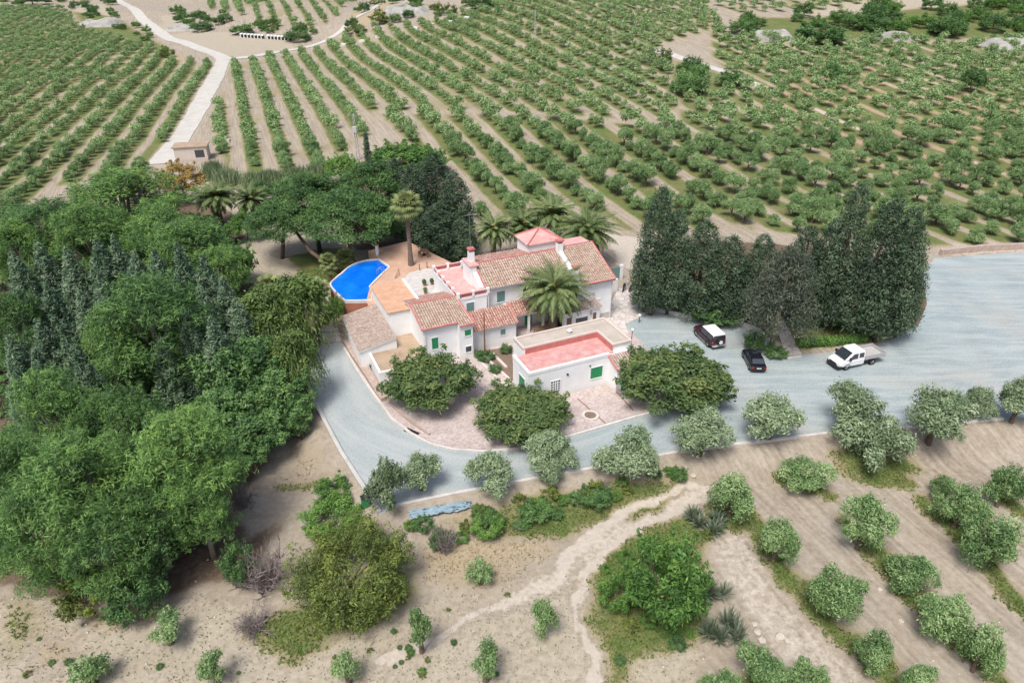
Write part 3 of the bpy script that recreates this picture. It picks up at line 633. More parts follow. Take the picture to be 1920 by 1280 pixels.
# soil zones: kind, outline, softness (m), strength
ZONES = [
 ('litter', [(-60, 455), (100, 400), (330, 360), (440, 400), (470, 500), (600, 600), (585, 740), (640, 850), (600, 900), (520, 1000), (460, 1075), (300, 1140), (100, 1150), (-60, 1090)], 2.5, 1.0),
 ('litter', [(610, 350), (700, 310), (820, 330), (870, 400), (850, 470), (660, 470)], 1.5, .9), ('track', [(1130, 440), (1230, 450), (1240, 520), (1160, 500)], 1, .8), ('litter', [(1190, 480), (1300, 450), (1600, 470), (1745, 510), (1740, 600), (1640, 640), (1480, 650), (1440, 630), (1230, 575)], 1.5, 1.0),
 ('tan', [(500, 790), (585, 765), (640, 860), (715, 975), (640, 985), (540, 960), (460, 1010), (430, 960), (490, 870)], 2.0, 1.0),
 ('chalk', [(-60, 1110), (200, 1150), (420, 1120), (560, 1190), (760, 1110), (1000, 1020), (1130, 1030), (1140, 1300), (-60, 1350)], 3.0, .85),
 ('straw', [(770, 1020), (900, 985), (1050, 1000), (1070, 1040), (930, 1100), (790, 1100)], 3.0, .72), ('straw', [(760, 1090), (1000, 1050), (1080, 1080), (1000, 1200), (700, 1290), (600, 1240)], 4.0, .42), ('straw', [(0, 1230), (300, 1190), (520, 1250), (400, 1300), (0, 1300)], 3.0, .45), ('straw', [(490, 830), (590, 800), (650, 900), (560, 950)], 2.0, .5),
 ('straw', [(40, 1200), (140, 1190), (150, 1260), (60, 1265)], 2.0, .6), ('straw', [(160, 1140), (300, 1145), (280, 1180), (170, 1175)], 1.0, .8),
 ('straw', [(1290, 860), (1400, 870), (1380, 930), (1300, 935)], 2.0, .5), ('straw', [(1500, 1085), (1545, 1075), (1555, 1130), (1510, 1150)], 1.0, .6),
 ('red', [(1350, 935), (1420, 930), (1440, 1010), (1380, 1120), (1335, 1010)], 2.0, .4),
 ('litter', [(735, 975), (840, 960), (1000, 925), (1280, 870), (1290, 900), (1060, 960), (860, 1010), (760, 1010)], 2.0, .5),
 ('grass', [(840, 990), (900, 950), (1050, 925), (1180, 905), (1290, 900), (1270, 930), (1150, 975), (1050, 1000), (930, 1005)], 1.6, 1.0),
 ('grass', [(1100, 1050), (1180, 1000), (1300, 960), (1340, 1000), (1320, 1180), (1230, 1250), (1140, 1290), (1125, 1180)], 1.6, 1.0),
 ('grass', [(470, 1195), (560, 1140), (690, 1130), (770, 1080), (780, 1120), (680, 1180), (560, 1225)], 1.4, 1.0), ('grass', [(510, 800), (585, 775), (600, 800), (530, 815)], .8, .8), ('grass', [(520, 905), (600, 880), (610, 905), (540, 925)], .8, .6), ('grass', [(0, 1120), (60, 1110), (80, 1200), (0, 1240)], 2, .5),
 ('grass', [(545, 480), (640, 462), (660, 500), (600, 540), (560, 515)], .6, 1.0), ('grass', [(1480, 600), (1620, 590), (1640, 640), (1500, 655)], .6, .7),
 ('grass', [(1560, 850), (1700, 840), (1730, 880), (1650, 910), (1590, 890)], 1.5, .9), ('grass', [(1330, 960), (1400, 955), (1400, 1000), (1340, 990)], 1.2, .8),
 ('chalk', [(460, 470), (520, 480), (545, 520), (500, 535), (462, 525)], .6, 1.0), ('chalk', [(560, 430), (610, 420), (620, 450), (570, 460)], .8, .9),
 ('chalk', [(300, 70), (350, 60), (470, 62), (545, 82), (560, 98), (480, 108), (420, 110)], 2, 1.0), ('chalk', [(140, 12), (200, 8), (212, 40), (150, 48)], 2.5, 1.0), ('chalk', [(300, 30), (370, 25), (360, 48), (310, 55)], 2.5, .9), ('chalk', [(715, 5), (790, -5), (800, 25), (730, 32)], 2.5, 1.0),
 ('chalk', [(1415, 48), (1490, 45), (1500, 72), (1420, 78)], 2, .9), ('chalk', [(1655, 60), (1720, 52), (1700, 75), (1650, 78)], 2, .9), ('chalk', [(1640, 150), (1930, 60), (1930, 130), (1700, 200)], 5, .7), ('chalk', [(1690, -10), (1840, -10), (1800, 22), (1640, 30), (1480, 26), (1500, 14)], 2, .8),
 ('grass', [(1380, 35), (1650, 25), (1920, 0), (1930, 70), (1750, 75), (1640, 70), (1500, 85), (1390, 60)], 3, .9), ('straw', [(640, 60), (720, 5), (740, 10), (690, 50)], 2, .7), ('straw', [(285, 95), (345, 100), (350, 118), (290, 112)], 2, .7),
 ('grass', [(130, 20), (232, 40), (318, 92), (330, 116), (260, 84), (160, 54)], 2.5, .85), ('straw', [(720, 965), (900, 955), (960, 985), (800, 1010), (720, 1000)], 2, .5), ('grass', [(1270, 105), (1400, 155), (1300, 190), (1250, 150)], 2.5, .7),
 ('track', [(1425, 160), (1510, 193), (1620, 238), (1750, 280), (1925, 338), (1925, 350), (1750, 292), (1620, 248), (1510, 202), (1425, 168)], .8, .9),
 ('red', [(1500, 120), (1930, 130), (1930, 380), (1600, 320), (1400, 200)], 10, .75), ('red', [(1260, 330), (1480, 300), (1600, 420), (1350, 430)], 8, .35),
 ('track', [(1330, 905), (1290, 915), (1200, 950), (1120, 985), (1050, 1030), (1080, 1065), (1150, 1030), (1230, 985), (1330, 945)], .8, .55), ('track', [(1080, 1040), (1020, 1060), (920, 1130), (950, 1150), (1060, 1090)], 1.5, .7),
 ('track', [(1340, 1010), (1400, 940), (1440, 960), (1430, 1020), (1470, 1110), (1560, 1200), (1650, 1300), (1500, 1300), (1420, 1180), (1350, 1090)], 1.0, .5), ('grass', [(1195, 955), (1280, 930), (1230, 960), (1170, 985)], .5, .8),
 ('chalk', [(1180, 1230), (1290, 1180), (1330, 1220), (1300, 1300), (1170, 1300)], 1.5, .8), ('track', [(1140, 440), (1240, 450), (1200, 500), (1160, 490)], 1, .8),
 ('track', [(1750, 455), (2000, 440), (2000, 475), (1750, 482)], 1, .5),
]
xs = np.concatenate([np.arange(-480, -130, 3.0), np.arange(-130, 130, .52), np.arange(130, 481, 3.0)])
ys = np.concatenate([np.arange(6, 20, 1.5), np.arange(20, 150, .45), np.arange(150, 300, .8), np.arange(300, 760, 2.5)])
GX, GY = np.meshgrid(xs, ys); gx, gy = GX.ravel(), GY.ravel(); gz = hgt(gx, gy); GP = np.stack([gx, gy], 1)
wx = gx + (fnoise(gx, gy, 3.0, 31) - .5) * 2.4; wy = gy + (fnoise(gx, gy, 3.0, 41) - .5) * 2.4; WP = np.stack([wx, wy], 1)
MK = {k: np.zeros(len(gx)) for k in ('grass', 'straw', 'chalk', 'litter', 'red', 'track')}
for kind, poly, soft, st in ZONES:
    pw = np.array(WL(poly)); lo, hi = pw.min(0) - 12, pw.max(0) + 12
    q = np.where((gx > lo[0]) & (gx < hi[0]) & (gy > lo[1]) & (gy < hi[1]))[0]
    v = sstep(-soft, soft, sdist(WP[q], pw)) * st
    if kind == 'tan':
        for k in MK: MK[k][q] *= (1 - v)
    else:
        for k in ('litter', 'chalk', 'straw', 'red', 'track', 'grass'):
            if k != kind and kind in ('grass', 'straw', 'chalk', 'track'): MK[k][q] *= (1 - v * .9)
        MK[kind][q] = np.maximum(MK[kind][q], v)
for b, pw in zip(BLOCKS, BW):
    lo, hi = pw.min(0) - 5, pw.max(0) + 5
    q = np.where((gx > lo[0]) & (gx < hi[0]) & (gy > lo[1]) & (gy < hi[1]))[0]
    ins = sstep(-2, 2, sdist(GP[q], pw)); D = b[2]; N_ = np.array([D[1], -D[0]])
    ph = (WP[q] * .25 + GP[q] * .75) @ N_ / b[3]; dd = np.abs(ph - np.round(ph)) * b[3]
    v = ins * sstep(b[7] + .7, b[7] - .7, dd) * (.45 + .55 * fnoise(gx[q], gy[q], 9, 55)) * 1.15
    v = np.maximum(v, ins * sstep(.5, .72, fnoise(gx[q], gy[q], 14, 77)) * .4)
    MK['grass'][q] = np.maximum(MK['grass'][q], v)
for line in NEAR_ROWS:
    lw = WL(line); d = pdist(WP, lw); v = sstep(1.6, .2, d) * .85
    MK['grass'] = np.maximum(MK['grass'], v * (gy < 75)); MK['track'] *= 1 - v * (gy < 75)
for line in ([(1340, 900), (1270, 918), (1190, 955), (1120, 992), (1070, 1030), (1030, 1075), (960, 1120), (840, 1180), (720, 1230)], [(1340, 930), (1270, 955), (1200, 990), (1130, 1030), (1090, 1070), (1075, 1120), (1095, 1190), (1110, 1310)]):
    d = pdist(WP, WL(line)); v = sstep(.75, .2, d) * (.45 + .6 * fnoise(gx, gy, 5, 23))
    for c in ('grass', 'straw', 'chalk', 'litter'): MK[c] *= 1 - v
    MK['track'] = np.maximum(MK['track'], v)
for k, r in RW.items():
    d = pdist(GP, r); v = sstep(RWID[k] + 1.2, RWID[k] - .3, d)
    for c in ('grass', 'straw', 'red'): MK[c] *= 1 - v
    MK['chalk'] = np.maximum(MK['chalk'], v * .8)
nx, ny = len(xs), len(ys); ii = np.arange(nx * ny).reshape(ny, nx)
gf = np.stack([ii[:-1, :-1], ii[:-1, 1:], ii[1:, 1:], ii[1:, :-1]], -1).reshape(-1, 4)
m = NM('soil'); co = m.coord()
a1 = m.n('Attribute', attribute_name='maska'); a2 = m.n('Attribute', attribute_name='maskb')
s1 = m.n('SeparateColor'); s2 = m.n('SeparateColor'); m.link(a1.outputs['Color'], s1.inputs[0]); m.link(a2.outputs['Color'], s2.inputs[0])
nA, nB, nC, nD = m.noise(.35, 8, .7, co), m.noise(2.2, 6, .72, co), m.noise(7.0, 4, .7, co), m.noise(.06, 4, .6, co)
base = m.ramp(nA, [(.3, (.275, .23, .168)), (.5, (.348, .296, .222)), (.7, (.41, .354, .275))])
base = m.mix(m.ramp(nD, [(.4, (0, 0, 0)), (.65, (.5, .5, .5))]), base, (.375, .34, .29))
furm = m.n('Mapping'); furm.inputs['Rotation'].default_value = (0, 0, -R(20.8)); m.link(co, furm.inputs[0]); fm2 = m.n('Mapping'); fm2.inputs['Scale'].default_value = (2.4, .10, 1); m.link(furm.outputs[0], fm2.inputs[0]); fur = m.noise(1.0, 1, .4, fm2.outputs[0], 0)
fx = m.n('SeparateXYZ'); m.link(co, fx.inputs[0]); fmr = m.n('MapRange'); m.link(m.math('ADD', fx.outputs[0], m.math('MULTIPLY', m.math('MAXIMUM', m.math('SUBTRACT', fx.outputs[1], 90.0), 0.0), 3.0)), fmr.inputs[0]); fmr.inputs[1].default_value = 10; fmr.inputs[2].default_value = 18
base = m.mix(m.math('MULTIPLY', fmr.outputs[0], .42), base, m.ramp(fur, [(.36, (.20, .16, .12)), (.5, (.335, .285, .228)), (.64, (.475, .415, .345))]))
base = m.mix(.38, base, m.ramp(nB, [(.32, (.17, .13, .098)), (.5, (.325, .275, .217)), (.68, (.475, .418, .348))]))
def thr(w_, amp=.9, lo=.36, hi=.64, nz=None):
    x = m.math('ADD', w_, m.math('MULTIPLY', m.math('SUBTRACT', nB if nz is None else nz, .5), amp))
    mr = m.n('MapRange', interpolation_type='SMOOTHSTEP'); m.link(x, mr.inputs[0]); mr.inputs[1].default_value = lo; mr.inputs[2].default_value = hi; return mr.outputs[0]
col = m.mix(thr(s2.outputs[1], .6), base, m.ramp(nB, [(.3, (.29, .20, .14)), (.7, (.44, .33, .25))]))
col = m.mix(thr(s2.outputs[0], .7), col, m.ramp(nB, [(.3, (.085, .06, .042)), (.55, (.16, .115, .082)), (.75, (.25, .19, .14))]))
col = m.mix(thr(s1.outputs[2], .8), col, m.ramp(nB, [(.25, (.26, .22, .162)), (.45, (.36, .314, .24)), (.6, (.425, .373, .29)), (.78, (.485, .43, .345))]))
col = m.mix(thr(s2.outputs[2], .7), col, m.ramp(nB, [(.3, (.41, .355, .29)), (.7, (.54, .48, .41))]))
col = m.mix(thr(s1.outputs[1], 1.0), col, m.ramp(nC, [(.3, (.26, .20, .125)), (.7, (.46, .385, .265))]))
col = m.mix(m.math('MULTIPLY', thr(s1.outputs[0], 1.3, .12, .5, nC), .75), col, m.ramp(nB, [(.3, (.20, .17, .085)), (.7, (.36, .31, .17))]))
col = m.mix(thr(s1.outputs[0], 1.3, .40, .82), col, m.mix(m.ramp(nA, [(.4, (0, 0, 0)), (.6, (1, 1, 1))]), m.ramp(nC, [(.3, (.065, .105, .03)), (.7, (.15, .205, .065))]), m.ramp(nC, [(.3, (.11, .115, .045)), (.7, (.22, .21, .09))])))
m.bump(m.math('ADD', nB, m.math('MULTIPLY', nC, .5)), .55, .12); M['soil'] = m.set(col, .95, 0, .1)
gme = np_mesh('ground', np.stack([gx, gy, gz], 1), gf, 'soil', smooth=True)
for nm, ch in (('maska', ('grass', 'straw', 'chalk')), ('maskb', ('litter', 'red', 'track'))):
    at = gme.attributes.new(nm, 'FLOAT_COLOR', 'POINT')
    at.data.foreach_set('color', np.stack([MK[c] for c in ch] + [np.ones(len(gx))], 1).astype(np.float32).ravel())
tag(add('ground', gme), 'tan and chalky soil with grass strips spreading from the near field to the hills', 'ground', kind='structure')
def mask_at(k, x, y):
    i = np.clip(np.searchsorted(xs, x), 0, nx - 1); j = np.clip(np.searchsorted(ys, y), 0, ny - 1); return MK[k].reshape(ny, nx)[j, i]

# pale eroded banks on the far slopes
blotch('chalk_bank', (.20, .185, .155), (.34, .325, .295), (.44, .43, .40), .35, bump=.5)
for bx, ht in (((135, 6, 216, 52), 3.0), ((296, 24, 376, 60), 2.0), ((708, -8, 802, 32), 2.8), ((1412, 48, 1500, 80), 2.2), ((1652, 52, 1726, 80), 1.7), ((1860, 58, 1960, 100), 2.4)):
    p0 = W((bx[0] + bx[2]) / 2, bx[3]); s_ = F / depth(p0); w_ = (bx[2] - bx[0]) / s_; dp = w_ * .8; n_ = 26
    U_, V_g = np.meshgrid(np.linspace(-.5, .5, n_), np.linspace(0, 1, n_)); X_ = p0[0] + U_ * w_; Y_ = p0[1] + V_g * dp
    env = sstep(.5, .3, np.abs(U_) + .12 * (fnoise(X_, Y_, 6, 3) - .5)) * sstep(0, .16, V_g + .1 * (fnoise(X_, Y_, 4, 9) - .5)) * sstep(1, .55, V_g)
    Z_ = hgt(X_.ravel(), Y_.ravel()) - .3 + (env * ht * (.6 + .8 * fnoise(X_, Y_, 5, 13))).ravel(); I_ = np.arange(n_ * n_).reshape(n_, n_)
    tag(add('chalk_bank', np_mesh('chalk_bank', np.stack([X_.ravel(), Y_.ravel(), Z_], 1), np.stack([I_[:-1, :-1], I_[:-1, 1:], I_[1:, 1:], I_[1:, :-1]], -1).reshape(-1, 4), 'chalk_bank', smooth=True)), 'pale eroded chalk bank on the far slope', 'bank', None, 'structure')
# gravel yard and drive, tracks
O3 = flat(1136, 720.7); AX = R(24.5); UX = np.array([math.cos(AX), math.sin(AX)]); VX = np.array([-math.sin(AX), math.cos(AX)])
def uvw(u, v): return O3 + u * UX + v * VX
m = NM('gravel'); co = m.coord(); f = m.noise(.22, 7, .68, co, .3); f2 = m.noise(5, 4, .75, co); f3 = m.noise(.09, 4, .6, co)
tc = uvw(-6, 12); sx = m.n('SeparateXYZ'); m.link(co, sx.inputs[0]); dx = m.math('SUBTRACT', sx.outputs[0], float(tc[0])); dy = m.math('SUBTRACT', sx.outputs[1], float(tc[1]))
rad_ = m.math('SQRT', m.math('ADD', m.math('MULTIPLY', dx, dx), m.math('MULTIPLY', dy, dy))); an_ = m.math('ARCTAN2', dy, dx); cb = m.n('CombineXYZ'); m.link(m.math('MULTIPLY', rad_, .75), cb.inputs[0]); m.link(m.math('MULTIPLY', an_, 1.3), cb.inputs[1])
s1_ = m.noise(1.0, 4, .62, cb.outputs[0], .25); s2_ = m.noise(.75, 4, .62, m.coord('Object', (.16, 1.3, 1)), .9)      # wheel-worn streaks round the bend and across the yard
mr = m.n('MapRange'); m.link(sx.outputs[0], mr.inputs[0]); mr.inputs[1].default_value = 8; mr.inputs[2].default_value = 22
st = m.mix(mr.outputs[0], s1_, s2_)
c = m.ramp(f, [(.3, (.16, .222, .23)), (.5, (.228, .298, .302)), (.7, (.30, .36, .352))])
c = m.mix(m.math('MULTIPLY', m.ramp(st, [(.44, (0, 0, 0)), (.62, (1, 1, 1))]), .55), c, (.45, .475, .46))
c = m.mix(m.math('MULTIPLY', m.ramp(f3, [(.5, (0, 0, 0)), (.68, (1, 1, 1))]), .5), c, (.40, .35, .29))
mr2 = m.n('MapRange'); m.link(sx.outputs[0], mr2.inputs[0]); mr2.inputs[1].default_value = -8; mr2.inputs[2].default_value = 14
c = m.mix(m.math('MULTIPLY', m.math('SUBTRACT', 1.0, mr2.outputs[0]), .35), c, (.47, .465, .44))
c = m.mix(.35, c, m.ramp(f2, [(.3, (.20, .225, .235)), (.7, (.58, .60, .60))])); m.bump(f2, .35, .03); M['gravel'] = m.set(c, .92, 0, .15)
m = NM('white_gravel'); co = m.coord(); f = m.noise(.4, 6, .68, co); f2 = m.noise(4, 4, .7, co)
c = m.mix(.35, m.ramp(f, [(.3, (.42, .395, .355)), (.7, (.58, .555, .51))]), m.ramp(f2, [(.3, (.32, .295, .26)), (.7, (.64, .62, .58))])); M['white_gravel'] = m.set(c, .95, 0, .1)
def sheet(name, pts, z, mat, label, cat, kind='structure'):
    o = MB().poly([(p[0], p[1], z) for p in pts]).build(name, mat); 
    if o.data.polygons[0].normal.z < 0: o.data.flip_normals()
    return tag(o, label, cat, None, kind)
sheet('gravel_driveway', YARD, .012, 'gravel', 'pale blue grey gravel drive and parking yard curving round the farmhouse', 'driveway')
def ribbon(name, line, hw, label, mat='white_gravel', lift=.07):
    pts = [np.array(p, float) for p in line]; dense = []
    for a, b in zip(pts[:-1], pts[1:]):
        n = max(2, int(np.linalg.norm(b - a) / 1.6)); dense += [a + (b - a) * i / n for i in range(n)]
    dense = np.array(dense + [pts[-1]])
    for _ in range(6): dense[1:-1] = dense[1:-1] * .5 + (dense[:-2] + dense[2:]) * .25
    tn = unit(np.gradient(dense, axis=0)); nn = np.stack([-tn[:, 1], tn[:, 0]], 1); k = 7
    hw_ = hw * (1 + .35 * (fnoise(dense[:, 0], dense[:, 1], 9, 61) - .5))
    V = np.concatenate([dense + nn * ((j / (k - 1) * 2 - 1) * hw_)[:, None] for j in range(k)], 0); z = hgt(V[:, 0], V[:, 1]) + lift
    n = len(dense); ii_ = np.arange(k * n).reshape(k, n); fc = np.stack([ii_[:-1, :-1], ii_[:-1, 1:], ii_[1:, 1:], ii_[1:, :-1]], -1).reshape(-1, 4)[:, ::-1]
    return tag(add(name, np_mesh(name, np.column_stack([V, z]), fc, mat, smooth=True)), label, 'track', None, 'structure')
ribbon('dirt_track', RW['white_track'], RWID['white_track'], 'broad white track climbing from the hut between the orchards to the chalk hills', lift=.1)
ribbon('dirt_track', RW['cross_track'], RWID['cross_track'], 'pale track crossing the top of the rows from the clearing', lift=.16)
ribbon('dirt_track', RW['hillside_track'], RWID['hillside_track'], 'narrow pale track slanting across the right hand hillside orchard', lift=.1)

# ------------------------------------------------------------------ farm buildings in their own frame: u along the front, v to the back
def toUV(px, py, z=0.0): d = flat(px, py, z) - O3; return float(d @ UX), float(d @ VX)
def bthing(name, label, cat, group=None): return thing(name, label, cat, (O3[0], O3[1], 0), AX, group)
def tiles(name, par, a, b, c, d, mat, trim='', sp=.30, amp=.05, fascia='whitewash', label=None):
    """tiled roof slope: a,b eave left/right, c,d ridge right/left; corrugation runs down the slope"""
    a, b, c, d = [np.array(q, float) for q in (a, b, c, d)]
    wdt = np.linalg.norm(b - a); ln = np.linalg.norm(d - a); k = max(3, int(round(wdt / sp))); nx_ = k * 8; ny_ = max(3, int(ln / .42)); nrm = unit(np.cross(b - a, d - a))
    if nrm[2] < 0: nrm = -nrm
    s = np.linspace(0, 1, nx_ + 1); wave = amp * (np.abs(np.sin(np.pi * k * s)) ** .8); V = []; rows = []
    for j in range(ny_):
        for e in (0, 1):
            t = (j + e) / ny_; t = min(t, 1.0); lf = .035 * (1 - e)
            L_, Rr_ = a + (d - a) * t, b + (c - b) * t
            V.append(L_ + (Rr_ - L_) * s[:, None] + nrm * (wave + lf + .02)[:, None])
    V = np.array(V); n_r = V.shape[0]; V = V.reshape(-1, 3); I = np.arange(len(V)).reshape(n_r, nx_ + 1)
    Fc = np.stack([I[:-1, :-1], I[:-1, 1:], I[1:, 1:], I[1:, :-1]], -1).reshape(-1, 4); mb = MB()
    mb.v = [tuple(map(float, q)) for q in V]; mb.f = [tuple(map(int, q)) for q in Fc]; mb.m = [0] * len(Fc)
    lo = [q - nrm * .12 for q in (a, b, c, d)]; up_ = [q + nrm * .005 for q in (a, b, c, d)]
    mb._add(lo + up_, [(0, 3, 2, 1), (4, 5, 6, 7), (0, 1, 5, 4), (1, 2, 6, 5), (2, 3, 7, 6), (3, 0, 4, 7)], 1)
    E_ = {'l': (a, d), 'r': (b, c), 't': (d, c), 'e': (a, b)}
    for q in trim:
        p0, p1 = E_[q]; mb.cyl(p0 + nrm * .06, p1 + nrm * .06, .105, .105, 8, 2)
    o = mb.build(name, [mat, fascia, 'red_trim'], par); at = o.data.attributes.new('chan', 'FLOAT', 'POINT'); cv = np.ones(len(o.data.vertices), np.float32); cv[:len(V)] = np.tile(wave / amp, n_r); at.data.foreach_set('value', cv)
    if label: o['label'] = label
    return o
def wallp(par, pts, z0, zt, mat='whitewash', name='wall', label=None):
    o = MB().prism(pts, z0, zt).build(name, mat, par)
    if label: o['label'] = label
    return o
def rect(u0, v0, u1, v1): return [(u0, v0), (u1, v0), (u1, v1), (u0, v1)]
def opening(par, face, at, a0, z0, w_, h_, style='shutter', mat='green_paint', name='window', label=None):
    """a framed opening on a wall plane; face 'f' looks towards -v, 'l' towards -u"""
    def bx(mb, s0, s1, q0, q1, o0, o1, mi=0):
        if face == 'f': mb.box(s0, at - o1, q0, s1, at - o0, q1, mi)
        else: mb.box(at - o1, s0, q0, at - o0, s1, q1, mi)
    fr = MB(); t = .09
    bx(fr, a0 - t, a0, z0 - t, z0 + h_ + t, -.02, .045); bx(fr, a0 + w_, a0 + w_ + t, z0 - t, z0 + h_ + t, -.02, .045)
    bx(fr, a0, a0 + w_, z0 + h_, z0 + h_ + t, -.02, .045); bx(fr, a0 - t * .0, a0 + w_, z0 - t, z0, -.02, .075)
    o = fr.build(name, 'whitewash', par)
    if label: o['label'] = label
    if style == 'shutter':
        sh = MB(); n = max(3, int(h_ / .11))
        for i in range(n): bx(sh, a0, a0 + w_, z0 + h_ * i / n, z0 + h_ * (i + .86) / n, .006, .022)
        bx(sh, a0, a0 + w_, z0, z0 + h_, -.01, .004); sh.build('shutter', mat, o)
    elif style == 'door':
        sh = MB(); bx(sh, a0, a0 + w_, z0, z0 + h_, -.01, .015)
        for i in (0, 1): bx(sh, a0 + w_ * (.1 + .46 * i), a0 + w_ * (.44 + .46 * i), z0 + .15, z0 + h_ - .15, .0152, .03)
        sh.build('leaf', mat, o); hd = MB(); bx(hd, a0 + w_ * .47, a0 + w_ * .53, z0 + .95, z0 + 1.1, .03, .07); hd.build('handle', 'dark_iron', o)
    elif style == 'glass':
        pn = MB(); bx(pn, a0, a0 + w_, z0, z0 + h_, -.01, .006); pn.build('pane', 'dark_glass', o)
        gb = MB(); bx(gb, a0 + w_ * .48, a0 + w_ * .52, z0, z0 + h_, .007, .02); bx(gb, a0, a0 + w_, z0 + h_ * .5, z0 + h_ * .53, .0205, .03); gb.build('glazing_bar', 'dark_iron', o)
    elif style == 'lattice':
        pn = MB(); bx(pn, a0, a0 + w_, z0, z0 + h_, -.01, .004); pn.build('pane', 'dark_glass', o); gb = MB(); nn_, mm = 4, 5
        for i in range(1, nn_): bx(gb, a0 + w_ * i / nn_ - .045, a0 + w_ * i / nn_ + .045, z0, z0 + h_, .005, .04)
        for i in range(1, mm): bx(gb, a0, a0 + w_, z0 + h_ * i / mm - .045, z0 + h_ * i / mm + .045, .0405, .05)
        gb.build('lattice', 'whitewash', o)
    return o
def chimney(par, u, v, z0, z1, s=.34, label=None):
    c = MB().box(u - s, v - s, z0, u + s, v + s, z1 - .55).build('chimney', 'whitewash', par)
    k = MB().box(u - s * .75, v - s * .75, z1 - .55, u + s * .75, v + s * .75, z1 - .3).box(u - s * 1.25, v - s * 1.25, z1 - .3, u + s * 1.25, v + s * 1.25, z1 - .18)
    k.prism(rect(u - s * 1.1, v - s * 1.1, u + s * 1.1, v + s * 1.1), z1 - .18, z1 - .1).build('cap', 'red_trim', c)
    if label: c['label'] = label
    return c

fh = bthing('farmhouse', 'rambling white farmhouse with red tiled roofs beside the blue pool', 'farmhouse')
# cottage with the red edged tiled roof
wallp(fh, rect(-16.55, 11.75, -12.6, 15.6), -.9, [4.72, 4.72, 5.80, 5.80]); wallp(fh, rect(-16.55, 15.6, -11.4, 19.5), -.9, [5.80, 5.80, 4.6, 4.6])
wallp(fh, rect(-12.6, 11.1, -10.95, 15.6), -.9, [4.42, 4.42, 5.80, 5.80])
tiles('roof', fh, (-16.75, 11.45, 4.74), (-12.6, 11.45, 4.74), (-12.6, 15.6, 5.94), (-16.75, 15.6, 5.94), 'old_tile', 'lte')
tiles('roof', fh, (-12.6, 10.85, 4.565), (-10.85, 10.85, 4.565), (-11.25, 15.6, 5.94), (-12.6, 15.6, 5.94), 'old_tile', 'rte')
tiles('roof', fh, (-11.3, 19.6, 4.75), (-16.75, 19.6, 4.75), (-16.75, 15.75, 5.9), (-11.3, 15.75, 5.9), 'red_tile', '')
opening(fh, 'f', 11.75, -15.65, 1.9, .75, 1.45, 'shutter', 'green_paint', label='tall bright green shuttered window')
opening(fh, 'f', 11.1, -11.95, 3.1, .75, .75, 'shutter', 'green_paint', label='small green shuttered window under the stepped eave'); opening(fh, 'f', 11.1, -11.9, .95, .7, .75, 'glass')
# middle block with the flat orange roof
wallp(fh, rect(-19.05, 16.6, -15.35, 24.2), -.9, 4.92); MB().box(-19.2, 16.45, 4.925, -15.2, 24.35, 5.03).build('roof', 'orange_roof', fh)['label'] = 'flat orange roof'
MB().box(-15.19, 16.5, 4.93, -14.95, 24.3, 5.3).build('parapet', 'whitewash', fh)
# tiled lean-to and brown flat roof along the drive
wallp(fh, [(-23.3, 13.9), (-19.1, 13.9), (-19.1, 22.8), (-23.3, 22.8)], -.3, [2.32, 3.12, 3.12, 2.32]); tiles('roof', fh, (-23.45, 22.95, 2.4), (-23.45, 13.75, 2.4), (-19.08, 13.75, 3.25), (-19.08, 22.95, 3.25), 'weathered_tile', '', sp=.42, amp=.06)
wallp(fh, [(-22.35, 9.4), (-16.9, 9.4), (-16.9, 13.88), (-22.35, 13.88)], -.3, 1.7); wallp(fh, [(-19.0, 13.89), (-16.6, 13.89), (-16.6, 16.58), (-19.0, 16.58)], -.3, 1.7)
MB().box(-22.1, 9.6, 1.705, -16.58, 13.86, 1.80).box(-19.0, 13.861, 1.705, -16.58, 16.57, 1.80).build('roof', 'brown_roof', fh)['label'] = 'flat brown roof of the low store'
MB().box(-22.36, 9.38, 1.7, -22.11, 13.87, 1.98).box(-22.10, 9.38, 1.7, -16.7, 9.59, 1.98).build('parapet', 'whitewash', fh)
# terrace block
wallp(fh, rect(-11.2, 14.95, -7.62, 23.7), -.3, 5.6); MB().box(-11.0, 15.15, 5.605, -7.63, 23.5, 5.67).build('terrace_floor', 'pink_roof_paint', fh)
tp = MB(); U0, U1, V0, V1, ZF = -11.25, -7.5, 14.9, 23.75, 5.6
for (ua, va, ub, vb) in ((U0, V0, U1, V0 + .2), (U0, V0 + .201, U0 + .2, V1 - .201), (U0, V1 - .2, U1, V1)):
    tp.box(ua, va, ZF, ub, vb, ZF + .28); tp.box(ua - .04, va - .04, ZF + .74, ub + .04, vb + .04, ZF + .84, 1)
for q in [(U0, V0 + .1 + (V1 - V0 - .2) * i / 5) for i in range(6)] + [(U0 + (U1 - U0) * i / 2, vv) for i in (1, 2) for vv in (V0 + .1, V1 - .1)]:
    tp.box(q[0] - .08 if q[0] > U0 else U0 - .06, q[1] - .17, ZF + .281, q[0] + .2 if q[0] > U0 else U0 + .26, q[1] + .17, ZF + .95)
par = tp.build('parapet', ['whitewash', 'pink_roof_paint'], fh); par['label'] = 'pink and white terrace parapet'
pp = MB(); pp.box(U0 + .2, V0 + .07, ZF + .281, U1 - .2, V0 + .12, ZF + .74); pp.box(U0 + .07, V0 + .3, ZF + .281, U0 + .12, V1 - .3, ZF + .74); pp.box(U0 + .2, V1 - .12, ZF + .281, U1 - .2, V1 - .07, ZF + .74); pp.build('panel', 'red_trim', par)
